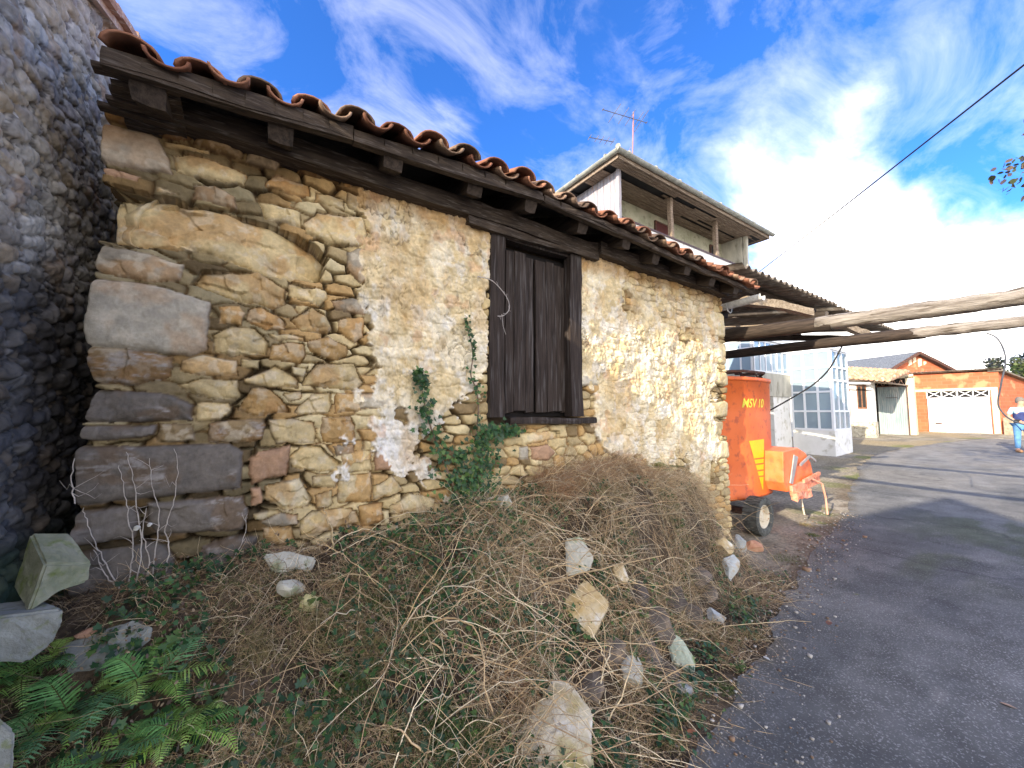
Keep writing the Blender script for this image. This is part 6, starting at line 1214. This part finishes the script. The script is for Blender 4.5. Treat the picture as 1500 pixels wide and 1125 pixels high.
# leaves fallen on the asphalt
def flat_leaf(u, v, s_, col, label, seed):
    p = gp(u, v); p.z += .012; V, F, C = leaves(np.array([tuple(p)]), np.array([[.1*seed % .3, .05, 1.0]]), np.array([s_]), np.array([col]), OV, OVF, np.random.RandomState(seed)); V = V-np.array(tuple(p)); o = np_mesh('fallen_leaf', V, F, M['leaf'], None, C, smooth=False); o.location = p; tag(o, label, 'leaf', 'fallen leaves on the asphalt')
flat_leaf(1020, 1074, .06, (.55, .22, .12), 'orange fallen leaf on the asphalt edge at the bottom', 1); flat_leaf(1463, 1031, .07, (.5, .3, .2), 'pinkish fallen leaf on the asphalt at the lower right', 2); flat_leaf(1215, 912, .08, (.22, .09, .07), 'dull red fallen leaf in the middle of the lane', 3)
flat_leaf(1118, 964, .05, (.8, .85, .85), 'white scrap lying on the asphalt edge', 4); flat_leaf(1033, 1110, .03, (.75, .72, .62), 'cream scrap at the very bottom of the asphalt', 5); flat_leaf(1250, 872, .05, (.10, .12, .05), 'dark green leaf on the asphalt', 6)
# pebbles and crumbs along the edge: nobody could count them
n = 1500; x = RS.uniform(1.6, 8.5, n); y = edgeY(x)+RS.normal(-.06, .17, n)+.0; z = np.maximum(terr(x, y), rise(x, y)+.006)
V = []; F = []; C = []
cube = np.array([(a, b__, c) for a in (-1, 1) for b__ in (-1, 1) for c in (-1, 1)], float); cf = [(0, 1, 3, 2), (4, 6, 7, 5), (0, 4, 5, 1), (2, 3, 7, 6), (0, 2, 6, 4), (1, 5, 7, 3)]
sz = RS.lognormal(-5.6, .55, n); Vp = cube[None]*(1+RS.uniform(-.4, .3, (n, 8, 3)))*sz[:, None, None]*np.array([1, 1, .6]); Vp += np.stack([x, y, z+sz*.4], 1)[:, None, :]
o = np_mesh('gravel', Vp.reshape(-1, 3), (np.arange(n)[:, None, None]*8+np.array(cf)[None]).reshape(-1, 4), M['stems'], None, np.repeat(pick(np.array([(.35, .33, .3), (.5, .48, .44), (.2, .18, .16), (.3, .2, .13), (.16, .12, .09)]), n), 8, axis=0), smooth=False); tag(o, 'small stones and crumbs scattered along the asphalt edge', 'gravel', kind='stuff')
# ------------------------------------------------------------ trees
M['bark'] = mat('bark', (.09, .07, .055), (.2, .16, .13), .9, 12, 8, .8, 30, bdist=.02)
def tree(name, label, base, H, crown, pal, n, size, seed, limbs=7, tr=.16):
    """crown: list of (offset from base, radius); leaves fill the blobs unevenly"""
    rs = np.random.RandomState(seed); rg = random.Random(seed); root = thing(name, label, 'tree', base); B_ = Vector(base)
    b = MB(); top = B_+Vector((rg.uniform(-.2, .2), rg.uniform(-.2, .2), H)); b.tube([B_-Vector((0, 0, .2)), B_.lerp(top, .3)+Vector((.06, .05, 0)), B_.lerp(top, .65)+Vector((-.05, .04, 0)), top], [tr*1.25, tr, tr*.8, tr*.45], 10); b.build('trunk', M['bark'], root, True)
    for (c, r) in crown:
        b = MB(); c = B_+Vector(c); s_ = B_.lerp(top, rg.uniform(.55, .95)); mid = s_.lerp(c, .5)+Vector((0, 0, -.15)); b.tube([s_, mid, c], [tr*.35, tr*.2, tr*.06], 6)
        for _ in range(5): e = c+Vector((rg.gauss(0, 1), rg.gauss(0, 1), rg.gauss(0, .8))).normalized()*r*.85; b.tube([mid.lerp(c, rg.random()), c.lerp(e, .5)+Vector((0, 0, .05)), e], [tr*.09, tr*.05, tr*.02], 4)
        b.build('branch', M['bark'], root, True)
    P = []; tot = sum(r**2 for _, r in crown)
    for (c, r) in crown:
        k = int(n*r*r/tot); u = rs.normal(0, 1, (k*2, 3)); u = unit(u)*(rs.rand(k*2, 1)**.45)*r; q = np.array(B_+Vector(c))+u
        dn = vn(q[:, 0]+q[:, 2]*.7, q[:, 1]-q[:, 2]*.5, r*.45, seed % 50, 3); q = q[dn > np.percentile(dn, 50)]; P.append(q)
    P = np.concatenate(P); V, F, C = leaves(P, rs.normal(0, 1, (len(P), 3))+[0, 0, .4], rs.uniform(size*.6, size*1.2, len(P)), pick(pal, len(P), rs), OV*np.array([1.6, 1, 1]), OVF, rs); np_mesh('crown', V, F, M['leaf'], root, C, smooth=False)
oak = np.array([(.09, .10, .05), (.14, .10, .07), (.07, .09, .04), (.18, .13, .09), (.10, .08, .09)])
tree('oak_tree', 'brownish green oak whose leafy branch tips poke in at the right edge of the sky', (10.6, -6.2, 0), 4.4, [((-1.6, 3.86, 4.8), .30), ((-1.6, 3.72, 5.32), .18), ((-1.6, 3.70, 4.05), .12), ((-1.4, 3.0, 4.9), .7), ((-1.0, 2.2, 4.9), .9), ((.2, 1.2, 5.2), 1.2), ((0, 0, 5.8), 1.6), ((.9, -1.1, 5.3), 1.3)], oak, 7500, .075, 3)
gt1 = np.array([(.05, .09, .03), (.08, .12, .035), (.11, .14, .05), (.06, .07, .05)]); gt2 = np.array([(.05, .06, .075), (.07, .09, .08), (.09, .10, .06)])
a = atX(1468, 535, 40)
tree('garden_tree', 'loose bluish tree standing behind the brick garage, farther left', (a.x, a.y, .8), 3.0, [((0, 0, 3.1), .8), ((-.2, .7, 2.9), .55), ((.3, -.8, 3.6), .8), ((0, .3, 3.8), .5), ((0, -.2, 2.2), .8)], gt2, 2600, .17, 5)
a = atX(1500, 545, 37)
tree('garden_tree', 'dense olive green bush right behind the sloping garage roof', (a.x, a.y, .7), 2.2, [((0, 0, 2.2), 1.0), ((-.2, .8, 1.9), .7), ((.2, -1, 2.7), 1.1), ((0, 0, 3.0), .7), ((0, -.6, 1.2), .9)], gt1, 3600, .16, 6)
a = atX(1530, 540, 34)
tree('garden_tree', 'taller olive tree behind the person, mostly outside the right edge', (a.x, a.y, .6), 3.0, [((0, 0, 3.2), 1.2), ((-.2, .9, 2.6), .9), ((.2, -1, 3.7), 1.2), ((0, -.6, 2.0), 1.1)], gt1, 3600, .16, 8)
# low wall and heaped weeds right of the garage
b = MB(); b.bb((29.0, -2.6, .5), (29.3, -.42, 1.35)); tag(b.build('low_wall', M['back']), 'low rough stone wall right of the garage door', 'wall')
